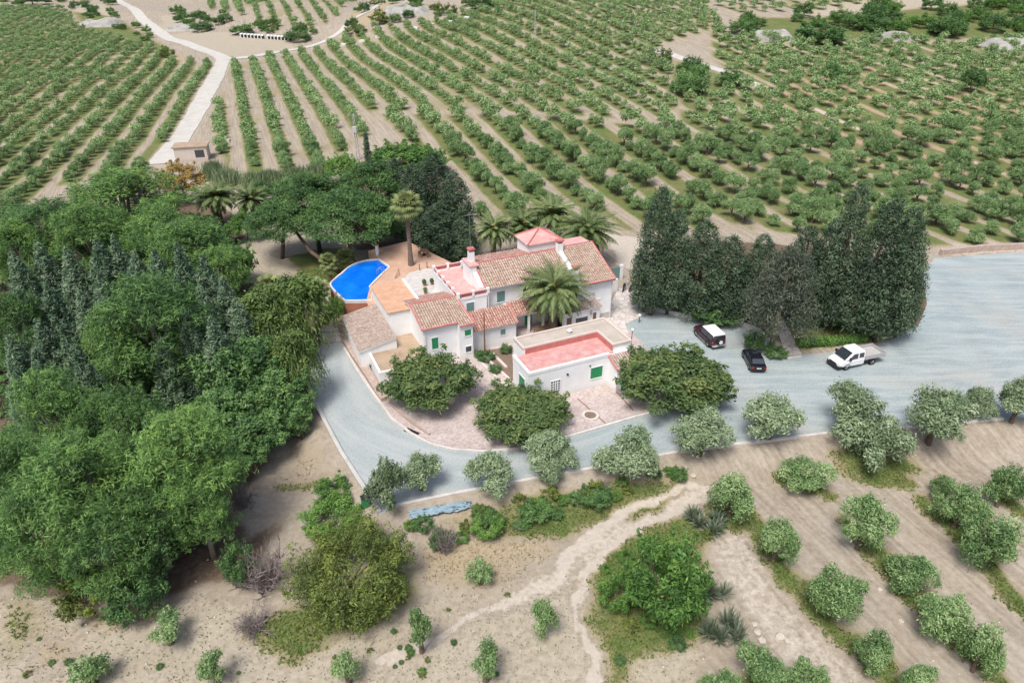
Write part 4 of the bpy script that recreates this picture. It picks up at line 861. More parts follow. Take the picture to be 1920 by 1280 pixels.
# main two-storey range
wallp(fh, rect(-7.6, 15.6, 3.75, 19.0), -.3, [6.1, 6.1, 7.86, 7.86]); wallp(fh, rect(-7.6, 19.0, 3.75, 22.6), -.3, [7.86, 7.86, 7.1, 7.1])
wallp(fh, [(-8.4, 18.0), (-7.61, 18.0), (-7.61, 20.6), (-8.4, 20.6)], 5.68, 8.1, name='stair_head'); wallp(fh, [(-8.1, 15.9), (-7.62, 15.9), (-7.62, 17.9), (-8.1, 17.9)], 5.68, [6.3, 6.3, 7.4, 7.4], name='stair_wall')
MB().box(-8.5, 17.9, 8.1, -7.3, 20.7, 8.2).build('stair_cap', 'pink_roof_paint', fh)
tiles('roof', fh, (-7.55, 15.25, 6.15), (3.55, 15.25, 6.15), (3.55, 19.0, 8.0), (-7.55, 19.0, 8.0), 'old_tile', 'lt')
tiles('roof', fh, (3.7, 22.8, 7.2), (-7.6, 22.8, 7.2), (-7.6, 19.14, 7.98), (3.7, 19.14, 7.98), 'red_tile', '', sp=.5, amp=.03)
opening(fh, 'f', 14.95, -10.2, 3.55, .95, 1.55, 'shutter', 'grey_green_paint', label='grey green shuttered window over the veranda'); opening(fh, 'f', 15.6, -6.05, 4.0, 1.05, 1.45, 'shutter', 'grey_green_paint', label='grey green shuttered window under the main eave')
opening(fh, 'f', 15.6, -2.6, 4.05, 1.1, 1.35, 'glass'); opening(fh, 'f', 15.6, 1.6, 3.1, 1.1, 2.0, 'glass')
# verandas
wallp(fh, rect(-10.94, 12.45, -4.95, 12.75), -.3, 2.72); wallp(fh, rect(-5.25, 12.76, -4.95, 15.55), -.3, [2.75, 2.75, 3.75, 3.75])
tiles('roof', fh, (-10.9, 12.1, 2.72), (-4.85, 12.1, 2.72), (-4.85, 14.93, 3.95), (-10.9, 14.93, 3.95), 'red_tile', 'r')
tiles('roof', fh, (-4.84, 13.65, 2.72), (-.35, 13.65, 2.72), (-.35, 15.58, 3.78), (-4.84, 15.58, 3.78), 'red_tile', '')
MB().box(-.75, 13.8, -.3, -.5, 14.05, 2.66).box(-2.7, 13.8, -.3, -2.45, 14.05, 2.66).box(-4.84, 13.8, 2.5, -.4, 13.98, 2.66).build('veranda_post', 'whitewash', fh)
opening(fh, 'f', 12.45, -7.0, 1.35, .65, .75, 'shutter', 'grey_green_paint', label='small grey green shuttered window in the veranda wall')
opening(fh, 'f', 15.6, -2.35, .05, 1.0, 2.05, 'door', 'green_paint', name='door', label='green front door under the veranda')
# right hand wing
wallp(fh, rect(4.05, 13.15, 8.6, 19.0), -.3, [5.52, 5.52, 8.0, 8.0]); wallp(fh, rect(4.05, 19.0, 8.6, 21.6), -.3, [8.0, 8.0, 7.7, 7.7])
wallp(fh, [(3.56, 13.1), (4.04, 13.1), (4.04, 19.05), (3.56, 19.05)], -.3, [5.75, 5.75, 8.35, 8.35], name='verge_wall')
tiles('roof', fh, (4.06, 12.8, 5.5), (8.75, 12.8, 5.5), (8.75, 19.0, 8.15), (4.06, 19.0, 8.15), 'old_tile', 'rte')
MB().prism([(3.7, 19.12), (8.7, 19.12), (8.7, 21.8), (3.7, 21.8)], 7.62, [8.1, 8.1, 7.9, 7.9]).build('roof', 'pink_roof_paint', fh)['label'] = 'pink rear roof slope'
MB().box(6.2, 13.02, -.2, 8.62, 13.149, .95).build('plinth', 'concrete', fh); opening(fh, 'f', 13.15, 6.3, 3.05, .7, 1.2, 'shutter', 'whitewash')
# tower with the hipped red roof
wallp(fh, rect(.05, 19.7, 4.55, 23.0), 6.0, 8.8)
tw = MB(); q = [(-.2, 19.45), (4.8, 19.45), (4.8, 23.25), (-.2, 23.25)]; tw.prism(q, 8.8, 8.92); ap = (2.6, 21.9, 10.0)
for i, mi in ((0, 1), (1, 0), (2, 0), (3, 0)): a_, b_ = q[i], q[(i + 1) % 4]; tw.poly([(a_[0], a_[1], 8.925), (b_[0], b_[1], 8.925), ap], mi)
for a_ in q: tw.cyl((a_[0], a_[1], 8.97), (ap[0], ap[1], ap[2] + .03), .1, .1, 6, 2)
tw.build('tower_roof', ['pink_roof_paint', 'red_roof_paint', 'red_trim'], fh)['label'] = 'hipped red roof of the small tower'
# porch with the brown tiles in front of the wing
wallp(fh, rect(1.05, 11.55, 6.0, 13.05), -.3, 2.9); wallp(fh, rect(1.05, 13.06, 3.5, 15.58), -.3, 2.9); tiles('roof', fh, (.85, 11.3, 2.92), (6.15, 11.3, 2.92), (6.15, 13.14, 3.3), (.85, 13.14, 3.3), 'weathered_tile', ''); MB().box(.85, 13.15, 2.91, 3.54, 15.57, 3.28).build('roof', 'brown_roof', fh)
opening(fh, 'f', 11.55, 1.35, .3, .7, 1.9, 'door', 'wood', name='door', label='brown porch door'); opening(fh, 'f', 11.55, 2.6, 1.2, 1.7, .7, 'glass'); opening(fh, 'f', 11.55, 5.0, .9, .5, 1.3, 'shutter', 'wood'); opening(fh, 'l', 1.05, 12.0, .3, 1.3, 2.0, 'glass')
rl = MB()
for i in range(12): rl.cyl((3.9 + i * .19, 13.0, 3.25), (3.9 + i * .19, 13.0, 4.1), .015, n=4)
rl.cyl((3.85, 13.0, 4.1), (6.05, 13.0, 4.1), .025, n=5); rl.build('railing', 'dark_iron', fh); MB().box(4.6, 11.45, 2.0, 4.85, 11.7, 3.9).build('flue', 'steel', fh)
chimney(fh, -7.7, 19.5, 7.6, 10.0, .33, 'white chimney with a red cap at the terrace end'); chimney(fh, 3.8, 18.5, 7.4, 9.55, .36); chimney(fh, 3.85, 14.35, 5.8, 7.6, .32)
am = MB(); am.cyl((-7.75, 19.5, 9.9), (-7.75, 19.5, 14.2), .03, .02, 5); am.cyl((-8.35, 19.5, 14.0), (-7.15, 19.5, 14.0), .018, n=4)
for i in range(5): am.cyl((-8.3 + i * .27, 19.25, 14.02), (-8.3 + i * .27, 19.75, 14.02), .012, n=4)
am.build('aerial', 'steel', fh)

for u_, v_, z_ in ((-11.05, 11.05, 4.3), (-5.05, 12.40, 2.6), (-7.45, 14.9, 5.6), (8.45, 13.1, 5.4), (-16.4, 11.7, 4.6)):
    MB().cyl((u_, v_ - .05, .02), (u_, v_ - .05, z_), .045, n=8).build('drainpipe', 'white_plastic', fh)
MB().box(-7.5, 15.14, 6.02, 3.5, 15.25, 6.10).build('gutter', 'steel', fh); MB().box(4.1, 12.68, 5.36, 8.7, 12.79, 5.44).build('gutter', 'steel', fh)
# garage annex with the flat red roof
an = bthing('garage', 'white garage with a red painted flat roof and green shutters in front of the farmhouse', 'garage')
wallp(an, rect(-9.3, 0, .9, 3.85), -.3, 3.62); MB().box(-9.05, .25, 3.625, .86, 3.84, 3.70).build('roof', 'red_roof_paint', an)['label'] = 'red painted flat roof with worn patches'
MB().box(-9.35, -.05, 3.625, .12, .24, 3.93).box(-9.35, .241, 3.625, -9.06, 3.9, 3.93).build('parapet', 'whitewash', an)
wallp(an, [(-8.1, 3.86), (.91, 3.86), (.91, .6), (3.2, .6), (3.2, 6.3), (-8.1, 6.3)], -.3, 4.2)
MB().prism([(-7.9, 4.06), (1.11, 4.06), (1.11, .8), (3.0, .8), (3.0, 6.1), (-7.9, 6.1)], 4.205, 4.29).build('roof', 'taupe_roof', an)['label'] = 'taupe flat roof behind a low parapet'
pk = MB()
for q in ((-8.15, 6.1, 3.25, 6.35), (3.01, .56, 3.25, 6.099), (-8.15, 3.86, -7.91, 6.099), (-7.909, 3.82, 1.10, 4.055), (.87, .56, 1.105, 3.819), (1.106, .56, 3.009, .795)): pk.box(q[0], q[1], 4.203, q[2], q[3], 4.50)
pk.build('parapet', 'cream_wall', an)
MB().box(-7.9, 3.80, 3.71, .86, 3.819, 4.35).box(.85, .57, 3.71, .868, 3.8, 4.35).build('flashing', 'red_trim', an)
MB().cyl((-1.9, 5.1, 4.28), (-1.9, 5.1, 4.55), .12).cyl((-1.9, 5.1, 4.55), (-1.9, 5.1, 4.66), .3, .22, 10).build('roof_vent', 'white_plastic', an)
opening(an, 'f', 0, -2.05, 1.25, 1.45, 1.35, 'shutter', 'green_paint', label='wide bright green shutter on the garage front'); opening(an, 'f', 0, -6.75, .75, 1.05, 1.45, 'lattice', name='lattice_window'); opening(an, 'l', -9.3, .9, .4, 1.35, 2.2, 'shutter', 'green_paint', name='side_door')
MB().box(-4.95, -.14, 2.55, -4.75, -.002, 2.72).build('wall_lamp', 'dark_iron', an); MB().box(-2.25, -.12, 2.9, -2.1, -.002, 3.02).build('wall_lamp', 'dark_iron', an)
wallp(an, rect(.13, -1.75, 3.4, -.0), -.3, [2.85, 2.85, 3.4, 3.4], name='side_room'); wallp(an, rect(.91, .01, 3.1, .58), -.3, 3.5, name='side_room'); tiles('roof', an, (.0, -1.95, 2.9), (3.5, -1.95, 2.9), (3.5, .1, 3.62), (.0, .1, 3.62), 'weathered_tile', 'l')
opening(an, 'f', -1.75, .75, 0, .9, 2.0, 'door', 'green_paint', name='door')

# paving round the house
def uvp(pts): return [tuple(uvw(*q)) for q in pts]
fore = P2([(640, 641), (672, 690), (700, 735), (735, 783), (770, 808), (808, 828), (850, 839), (905, 842), (960, 838), (1060, 815), (1190, 777), (1240, 764), (1300, 748), (1300, 700), (1215, 655), (1168, 606)]) + uvp([(9, 12.5), (-6, 24), (-22, 24)])
m = NM('cobbles'); co = m.coord(); v = m.n('TexVoronoi'); v.inputs['Scale'].default_value = 5.5; m.link(co, v.inputs['Vector']); sp_ = m.n('SeparateColor'); m.link(v.outputs['Color'], sp_.inputs[0]); f = m.noise(.5, 6, .65, co)
c = m.mix(.5, m.ramp(f, [(.3, (.37, .29, .265)), (.7, (.56, .47, .44))]), m.ramp(sp_.outputs[0], [(0, (.30, .24, .22)), (.5, (.47, .40, .37)), (1, (.60, .53, .50))])); m.bump(v.outputs['Distance'], .25, .03); M['cobbles'] = m.set(c, .9)
sheet('paved_forecourt', fore, .030, 'cobbles', 'pinkish cobbled forecourt round the garage and the three round trees', 'forecourt')
plaza = P2([(1118, 606), (1127, 600), (1180, 631), (1172, 608), (1229, 581), (1218, 562), (1192, 546), (1160, 540), (1150, 560)])
m = NM('crazy_paving'); co = m.coord(); v = m.n('TexVoronoi', feature='DISTANCE_TO_EDGE'); v.inputs['Scale'].default_value = 1.1; m.link(co, v.inputs['Vector']); f = m.noise(1.1, 6, .65, co)
c = m.mix(m.ramp(v.outputs['Distance'], [(.0, (1, 1, 1)), (.07, (0, 0, 0))]), m.ramp(f, [(.3, (.50, .44, .40)), (.7, (.68, .62, .58))]), (.36, .32, .28)); M['crazy_paving'] = m.set(c, .85)
sheet('stone_plaza', plaza, .045, 'crazy_paving', 'pale stone paving between the right wing and the dark conifers', 'paving')
# raised pool terrace
ZP = 3.2
def P3(pts, z=ZP): return [tuple(flat(*q, z)) for q in pts]
def ccw(pts):
    a = sum(p[0] * q[1] - q[0] * p[1] for p, q in zip(pts, pts[1:] + pts[:1])); return pts if a > 0 else pts[::-1]
deck = ccw(P3([(690, 470), (764, 452), (846, 492), (900, 560), (770, 580), (690, 574), (688, 560), (693, 540), (731, 500), (712, 487)]))
tag(MB().prism(deck, -.4, ZP).build('pool_terrace', 'terracotta_paving'), 'orange terracotta paved terrace beside the pool', 'terrace', None, 'structure')
pat = ccw(P3([(757, 523), (768, 511), (800, 503), (814, 505), (868, 560), (842, 560), (790, 570)], ZP))
tag(MB().prism(pat, ZP - .3, ZP + .02).build('patio', 'patio_stone'), 'white paved patio between the orange roof and the terrace', 'patio', None, 'structure')
out = P3([(711, 485.5), (731.7, 499.8), (712, 519), (693.4, 538), (699.5, 546), (697, 563), (672, 564), (647, 564), (630, 549), (618, 534), (626, 523), (640, 511), (652, 501), (665, 494), (680, 489), (695, 486.3)])
arc_ = [np.array(q) for q in out[7:] + out[:1]]; sm_ = []                      # a smooth curve along the round side
for i in range(len(arc_) - 1):
    a_, b_, c_, d_ = arc_[max(i - 1, 0)], arc_[i], arc_[i + 1], arc_[min(i + 2, len(arc_) - 1)]
    for t_ in (0, .25, .5, .75): sm_.append(tuple(.5 * (2 * b_ + (c_ - a_) * t_ + (2 * a_ - 5 * b_ + 4 * c_ - d_) * t_ ** 2 + (3 * b_ - a_ - 3 * c_ + d_) * t_ ** 3)))
out = out[:7] + sm_
cen = np.mean(out, 0)
inn = [tuple(np.array(p) + unit(cen - np.array(p)) * (.26 if i >= 7 or i == 0 else .26)) for i, p in enumerate(out)]
pl = thing('swimming_pool', 'bright blue swimming pool with one curved side and white coping', 'swimming pool', (cen[0], cen[1], 0))
loc2 = lambda pts: [(p[0] - cen[0], p[1] - cen[1]) for p in pts]
oc, ic = ccw(loc2(out)), ccw(loc2(inn))
MB().prism(oc, -.8, ZP - .35).build('basin_wall', 'terracotta_wall', pl)
cp = MB(); n = len(oc)
for i in range(n):
    j = (i + 1) % n; a, b, c_, d = oc[i], oc[j], ic[j], ic[i]
    cp._add([(a[0], a[1], ZP + .05), (b[0], b[1], ZP + .05), (c_[0], c_[1], ZP + .05), (d[0], d[1], ZP + .05), (a[0], a[1], ZP - .34), (b[0], b[1], ZP - .34), (c_[0], c_[1], ZP - .34), (d[0], d[1], ZP - .34)], [(0, 1, 2, 3), (0, 4, 5, 1), (2, 6, 7, 3)])
cp.build('coping', 'patio_white', pl)
MB().poly([(p[0], p[1], ZP - .10) for p in ic]).build('water', 'pool_water', pl)
for k_ in (0, .5):
    b_ = np.array(loc2([out[2]])[0]) + (np.array(loc2([out[1]])[0]) - np.array(loc2([out[2]])[0])) * (.25 + k_ * .35); e_ = b_ + unit(-b_) * .75
    ld_ = MB(); ld_.tube([(b_[0], b_[1], ZP), (b_[0], b_[1], ZP + .75), (*(b_ + (e_ - b_) * .5), ZP + .9), (e_[0], e_[1], ZP + .6), (e_[0], e_[1], ZP - .2)], [.03] * 5, 6); ld_.build('handrail', 'steel', pl)
# ------------------------------------------------------------------ trees and shrubs
# wood left of the drive
for cx, yt, wp, ht, lab in (
 (215, 332, 250, 13.5, 'broad rounded bright green pine at the back of the left wood below the sloping orchard'),
 (85, 385, 210, 12.5, 'bright green pine with lumpy crown at the far left behind the grey cypresses'),
 (335, 425, 190, 12, 'green pine filling the back right corner of the wood near the rust coloured tree'),
 (262, 545, 255, 14, 'large yellow green pine with a domed crown standing alone in the middle of the wood'),
 (85, 712, 195, 13, 'bright green pine rising at the left edge in front of the grey cypresses'),
 (222, 742, 150, 11.5, 'narrow bright green pine between the two largest front pines'),
 (320, 795, 235, 12.5, 'tall bright green pine at the front right of the wood beside the bare brush'),
 (120, 850, 260, 12, 'wide green pine at the front of the wood above the yellow bush'),
 (15, 830, 170, 12, 'green pine cut by the left edge in front of the wood'),
 (262, 905, 200, 9, 'low green pine leaning over the sandy clearing at the foot of the wood'),
 (10, 560, 130, 12, 'small bright pine at the far left edge amid the cypresses')):
    by_top('pine', 'pine_tree', cx, yt, wp, ht, lab, 'pine')
GL = 'grey green cypress crowded among others in the wood left of the driveway'
for cx, yt, wp, ht in ((22, 478, 95, 12), (72, 462, 100, 12), (122, 470, 95, 12.5), (172, 458, 110, 13), (208, 450, 90, 13), (250, 478, 90, 12), (292, 476, 95, 12.5), (333, 462, 90, 13), (378, 488, 95, 12), (90, 532, 100, 12), (150, 548, 100, 12.5), (190, 520, 95, 12), (40, 548, 105, 12), (235, 520, 90, 11), (332, 522, 95, 12), (375, 545, 95, 12), (15, 640, 110, 12), (70, 610, 110, 12), (125, 610, 100, 12), (412, 528, 90, 11), (440, 565, 100, 11), (30, 700, 95, 11), (395, 600, 105, 12), (150, 660, 100, 12), (60, 665, 100, 11.5), (345, 590, 90, 12), (300, 640, 90, 10)):
    by_top('grey_cypress', 'cypress_tree', cx, yt, wp, ht, GL, 'cypress', 'grey green cypresses in the left wood')
by_top('pepper', 'pepper_tree', 548, 522, 150, 9.5, 'light green weeping tree overhanging the steps beside the pool gate', 'weeping tree')
by_top('pepper', 'pepper_tree', 492, 545, 150, 9.5, 'light green weeping tree between the grey cypresses and the steps', 'weeping tree')
by_top('pepper', 'pepper_tree', 545, 625, 110, 8.5, 'light green weeping tree hanging over the upper end of the drive', 'weeping tree')
for cx, yt, wp, ht, lab in ((440, 640, 180, 9.5, 'dark broadleaved tree behind the weeping trees'), (500, 690, 150, 7.5, 'dark broadleaved tree against the drive wall'), (415, 735, 170, 7, 'dark green tree beside the domed yellow green pine'), (475, 770, 130, 5.5, 'low dark tree above the bare grey brush'), (535, 735, 110, 5, 'dense dark shrub tree at the bend of the drive wall'), (440, 815, 120, 4.2, 'dark undergrowth tree at the edge of the sandy clearing')):
    by_top('broadleaf', 'broadleaf_tree', cx, yt, wp, ht, lab, 'tree')
by_top('bright_tree', 'leafy_tree', 415, 455, 110, 7, 'bright leaf green tree at the edge of the white path behind the wood', 'tree')
by_top('bright_tree', 'leafy_tree', 455, 395, 70, 5, 'small bright green tree behind the white path near the dry palms', 'tree')
by_top('rust_tree', 'rust_tree', 330, 306, 95, 7.5, 'rust orange flowering tree by the lower end of the white track', 'tree')
by_top('rust_tree', 'rust_tree', 258, 322, 55, 6, 'small rust orange tree poking out above the back pine', 'tree')
by_top('date_palm', 'date_palm', 397, 340, 90, 8, 'tall date palm with dry brown fronds beside the rust orange tree', 'palm')
by_top('date_palm', 'date_palm', 465, 345, 70, 7.5, 'small date palm with yellowed fronds left of the umbrella pines', 'palm')
UG = 'dark evergreen undergrowth bush filling the floor of the wood left of the drive'
for cx, yb, wp in [(x + random.uniform(-22, 22), y + random.uniform(-18, 18), random.uniform(80, 130)) for y in (430, 480, 540, 600, 660, 720, 780, 840, 900, 960, 1010, 1055) for x in range(20, 560, 90) if sdist(np.array([[x + 0.0, y + 0.0]]), [(-60, 380), (120, 350), (330, 350), (440, 400), (440, 520), (560, 600), (560, 730), (560, 790), (470, 860), (410, 960), (380, 1030), (260, 1070), (-60, 1070)])[0] > 5]:
    p = W(cx, yb); s_ = F / depth(p); place(('broadleaf', 'dark_shrub')[random.random() < .4], 'undergrowth_bush', p, wp / s_, random.uniform(2.2, 4.0), UG, 'bush', 'undergrowth of the left wood')
for cx, yt, wp, ht, lab in ((150, 395, 170, 12.5, 'pine half hidden between the two rounded back pines'), (285, 395, 150, 12, 'pine right of the broad rounded back pine'), (400, 470, 120, 10, 'pine behind the bright leaf green tree'), (20, 420, 120, 12, 'pine at the far left edge under the slanting rows'), (175, 760, 130, 11, 'pine between the left edge pine and the narrow one'), (50, 930, 200, 10.5, 'low pine at the bottom left of the wood'), (350, 880, 150, 9.5, 'pine next to the bare brown brushwood'), (200, 600, 130, 12, 'pine on the left shoulder of the domed yellow green one'), (180, 960, 190, 9, 'pine above the dark green bush')):
    by_top('pine', 'pine_tree', cx, yt, wp, ht, lab, 'pine')
# garden behind the pool
by_base('stone_pine', 'stone_pine', 530, 372, 488, 150, 'low umbrella pine over the white garden path', 'pine', idx=1)
by_base('stone_pine', 'stone_pine', 580, 322, 480, 170, 'wide umbrella pine behind the garden lawn', 'pine')
by_base('stone_pine', 'stone_pine', 655, 345, 505, 180, 'umbrella pine with a leaning trunk right behind the pool', 'pine')
by_base('stone_pine', 'stone_pine', 690, 298, 455, 150, 'umbrella pine at the foot of the slender cypress', 'pine')
by_base('stone_pine', 'stone_pine', 700, 385, 480, 110, 'small dark umbrella pine left of the tall fan palm', 'pine')
lt = MB(); a_ = W(642, 512); b_ = W(560, 470); lt.tube([(a_[0], a_[1], -.3), (a_[0] + (b_[0] - a_[0]) * .5, a_[1] + .5, 3.2), (b_[0] - .5, b_[1] - 2, 6.2)], [.3, .26, .2], 8)
tag(lt.build('leaning_trunk', 'bark', smooth=True), 'bare dark trunk leaning to the left over the lawn behind the pool', 'trunk')
for cx, yt, yb, wp, lab in ((778, 305, 470, 95, 'dark conifer right behind the tall fan palm'), (818, 288, 455, 115, 'tallest dark conifer behind the pool terrace'), (852, 325, 470, 100, 'dark conifer at the right end of the group behind the terrace'), (822, 385, 492, 110, 'dark conifer closest to the pool terrace corner'), (865, 410, 490, 75, 'small dark conifer behind the white chimney'), (745, 300, 450, 80, 'dark conifer touching the umbrella pine')):
    by_base('dark_conifer', 'conifer_tree', cx, yt, yb, wp, lab, 'conifer')
by_top('bright_tree', 'leafy_tree', 745, 268, 120, 6.5, 'pale leafy tree behind the dark conifers at the lower orchard end', 'tree')
by_top('bright_tree', 'leafy_tree', 800, 275, 80, 5.5, 'small pale leafy tree above the tallest dark conifer', 'tree')
by_base('bright_tree', 'leafy_tree', 640, 285, 345, 70, 'pale shrubby tree below the concrete power pole', 'tree')
by_base('slender_cypress', 'slender_cypress', 688, 250, 345, 17, 'thin dark pencil cypress beside the concrete power pole', 'cypress')
for i, (cx, yt, yb, wp) in enumerate(((505, 318, 345, 45), (552, 312, 340, 45), (590, 306, 335, 40), (472, 322, 350, 40), (425, 315, 345, 45), (398, 300, 335, 40), (528, 322, 346, 40))):
    by_base('reeds', 'reed_clump', cx, yt, yb, wp, 'tall grey green reeds growing along the lower end of the orchard rows', 'reeds', 'reed clumps below the orchard')
for cx, yt, yb, wp in ((490, 340, 372, 60), (535, 335, 368, 60), (575, 330, 362, 60)):
    by_base('dark_shrub', 'dark_shrub', cx, yt, yb, wp, 'dark evergreen shrub in the belt between reeds and umbrella pines', 'shrub', 'dark shrubs below the reeds')
pp_ = flat(771, 497, ZP); s_ = F / depth(np.array([pp_[0], pp_[1], ZP]))
place('fan_palm', 'fan_palm', (pp_[0], pp_[1], ZP), 62 / s_, solve_h(np.array([pp_[0], pp_[1], ZP]), 358), 'tall fan palm with a straight bare trunk on the pool terrace', 'palm')
by_base('small_fan_palm', 'fan_palm', 616, 473, 535, 40, 'small fan palm beside the curved pool edge', 'palm'); by_base('small_fan_palm', 'fan_palm', 648, 466, 515, 42, 'small dark fan palm between lawn and pool', 'palm')
by_base('small_fan_palm', 'fan_palm', 505, 515, 570, 60, 'low fan palm behind the weeping trees', 'palm'); by_base('small_fan_palm', 'fan_palm', 590, 520, 590, 60, 'young fan palm at the pool gate', 'palm')
for cx, yt, yb, wp, kd, lab in ((925, 395, 492, 80, 'date_palm', 'date palm behind the ridge of the main roof nearest the aerial'), (982, 388, 478, 80, 'date_palm', 'date palm behind the small tower on its left'), (1035, 362, 475, 95, 'date_palm', 'date palm with orange heart right behind the tower'), (1100, 385, 500, 120, 'great_palm', 'broad date palm behind the right wing roof')):
    by_base(kd, 'date_palm', cx, yt, yb, wp, lab, 'palm')
q_ = uvw(.25, 13.0); place('great_palm', 'date_palm', (q_[0], q_[1], 0), 8.6, 9.2, 'great date palm with an orange heart in front of the main house', 'palm')
# dark group right of the house
for cx, yt, yb, wp, kd, lab in ((1237, 352, 590, 98, 'dark_conifer', 'tall dark conifer at the left end of the group next to the plaza'), (1268, 395, 588, 95, 'dark_conifer', 'dark conifer close behind the left end of the group'), (1320, 420, 592, 122, 'dark_conifer', 'dark conifer behind the maroon car'), (1372, 446, 600, 112, 'dark_conifer', 'dark conifer between the maroon car and the ash coloured tree'), (1215, 470, 585, 60, 'dark_conifer', 'low dark conifer beside the motorbikes'), (1455, 468, 655, 150, 'ash_conifer', 'ash grey conifer with a bare pale trunk beside the stone path'), (1425, 442, 598, 100, 'dark_conifer', 'dark conifer behind the ash grey one'), (1510, 425, 603, 110, 'dark_conifer', 'dark conifer behind the clipped hedges'), (1550, 415, 608, 85, 'dark_conifer', 'dark conifer left of the tallest one'), (1595, 342, 618, 100, 'dark_conifer', 'tallest dark conifer of the right hand group'), (1645, 372, 632, 118, 'dark_conifer', 'wide dark conifer behind the white pickup'), (1692, 392, 640, 115, 'dark_conifer', 'dark conifer at the open gravel side of the group'), (1702, 455, 630, 105, 'dark_conifer', 'low outermost conifer with branches over the gravel')):
    by_base(kd, 'conifer_tree', cx, yt, yb, wp, lab, 'conifer')
for bx, lab in (((1395, 610, 1440, 660), 'dark shrub against the wall behind the black car'), ((1430, 640, 1480, 672), 'round shrub at the foot of the ash grey conifer'), ((1480, 560, 1540, 610), 'dark shrub behind the clipped hedges'), ((1290, 560, 1400, 612), 'dark shrub behind the wall and the maroon car')):
    by_box('dark_shrub', 'dark_shrub', bx, lab, 'shrub')
by_box('green_shrub', 'green_shrub', (1525, 560, 1565, 612), 'small bright green shrub standing over the clipped hedges', 'shrub')
def hedge(pts, wd, ht, label, mat='broad_leaf', n=5200):
    pts = [np.array(W(*q)) for q in pts]; lobes = []
    for a, b in zip(pts[:-1], pts[1:]):
        k = max(3, int(np.linalg.norm(b - a) / .55))
        for i in range(k):
            p = a + (b - a) * i / k; lobes.append(((p[0], p[1], p[2] + ht * .5), (wd * .55, wd * .55, ht * .55)))
    V, Fc, t = cloud(lobes, n, .26, .12, rng, fill=4, lobevar=.1); V[:, 2] = np.maximum(V[:, 2], .02)
    tag(add('hedge', np_mesh('hedge', V, Fc, mat, t)), label, 'hedge')
hedge([(1500, 650), (1560, 646), (1625, 640)], 1.1, 1.1, 'clipped green hedge in front of the conifers behind the white pickup', 'bright_leaf', 7000)
hedge([(1490, 615), (1545, 612), (1620, 612)], 1.1, 1.0, 'second clipped hedge deeper under the conifers')
# three round trees of the forecourt
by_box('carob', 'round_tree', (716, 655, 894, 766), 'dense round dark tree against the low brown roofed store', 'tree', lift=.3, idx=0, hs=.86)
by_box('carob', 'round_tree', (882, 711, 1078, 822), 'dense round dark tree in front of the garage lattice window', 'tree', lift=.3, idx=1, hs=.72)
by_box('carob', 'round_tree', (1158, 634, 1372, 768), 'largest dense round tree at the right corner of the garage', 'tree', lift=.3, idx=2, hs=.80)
# olives along the drive
for bx, lab in (((682, 845, 768, 968), 'silvery olive at the sharp corner of the drive beside the green bin'), ((742, 846, 834, 932), 'silvery olive at the drive corner standing next to the one by the bin'), ((870, 838, 972, 935), 'silvery olive on the drive edge right of the blue tarpaulin'), ((965, 803, 1087, 897), 'silvery olive leaning over the kerb below the middle round tree'), ((1008, 850, 1062, 918), 'small silvery olive shoot cluster below the kerb'), ((1102, 783, 1240, 902), 'full silvery olive on the kerb below the garage paving'), ((1257, 755, 1385, 870), 'full silvery olive below the largest round tree'), ((1385, 726, 1520, 842), 'full silvery olive on the yard edge below the black car'), ((1545, 716, 1682, 838), 'large silvery olive on the yard edge below the pickup'), ((1600, 770, 1720, 895), 'lower olive merging with the large one below the pickup'), ((1690, 720, 1832, 850), 'large wide olive on the yard edge towards the right'), ((1800, 716, 1872, 795), 'small olive behind the wide one on the yard edge'), ((1870, 700, 1965, 805), 'olive on the yard edge cut by the right side')):
    by_box('olive', 'olive_tree', bx, lab, 'olive tree')
for bx, lab in (((1328, 868, 1427, 985), 'bushy olive beside the blue green agaves at the track bend'), ((1458, 845, 1562, 930), 'olive at the top of the bare soil below the yard'), ((1418, 955, 1506, 1068), 'olive at the head of the first bare lane'), ((1574, 920, 1677, 1045), 'olive at the head of the second row'), ((1516, 1055, 1627, 1175), 'round olive in the middle of the first row'), ((1660, 1028, 1763, 1115), 'dark green olive in the middle of the second row'), ((1738, 884, 1792, 940), 'small olive at the head of the third row'), ((1763, 895, 1852, 1003), 'olive behind the small one in the third row'), ((1815, 950, 1925, 1082), 'large pale olive in the third row at the right edge'), ((1850, 858, 1930, 962), 'olive at the right edge above the third row'), ((1728, 1105, 1842, 1215), 'olive low in the second row with a double crown'), ((1808, 1150, 1897, 1275), 'olive low in the second row beside the double crowned one'), ((1603, 1178, 1692, 1272), 'olive low in the first row'), ((1680, 1235, 1757, 1315), 'olive cut by the bottom edge in the first row'), ((1378, 1210, 1482, 1315), 'wide olive cut by the bottom edge near the agaves'), ((1470, 1233, 1552, 1322), 'smaller olive cut by the bottom edge'), ((1308, 1250, 1402, 1335), 'pale bush like olive at the bottom edge')):
    by_box('field_olive', 'olive_tree', bx, lab, 'olive tree')
for bx, lab in (((757, 1126, 814, 1228), 'tall green olive sapling on the chalky ground below the big yellow shrub'), ((985, 1116, 1047, 1198), 'thin straggly sapling with yellow weeds on the chalk'), ((870, 1046, 930, 1100), 'sapling in the dry straw patch'), ((873, 1200, 944, 1284), 'sapling at the bottom edge in the middle'), ((364, 1213, 430, 1288), 'sapling at the bottom edge below the grassy hollow'), ((616, 1218, 682, 1292), 'thin sapling at the bottom edge left of the middle one'), ((124, 1223, 204, 1292), 'sapling leaning at the bottom left'), ((270, 1148, 347, 1214), 'rounded young olive below the dark bushes'), ((543, 778, 584, 824), 'young shrub on the grass inside the drive bend')):
    by_box('sapling', 'olive_sapling', bx, lab, 'sapling', lift=.3)
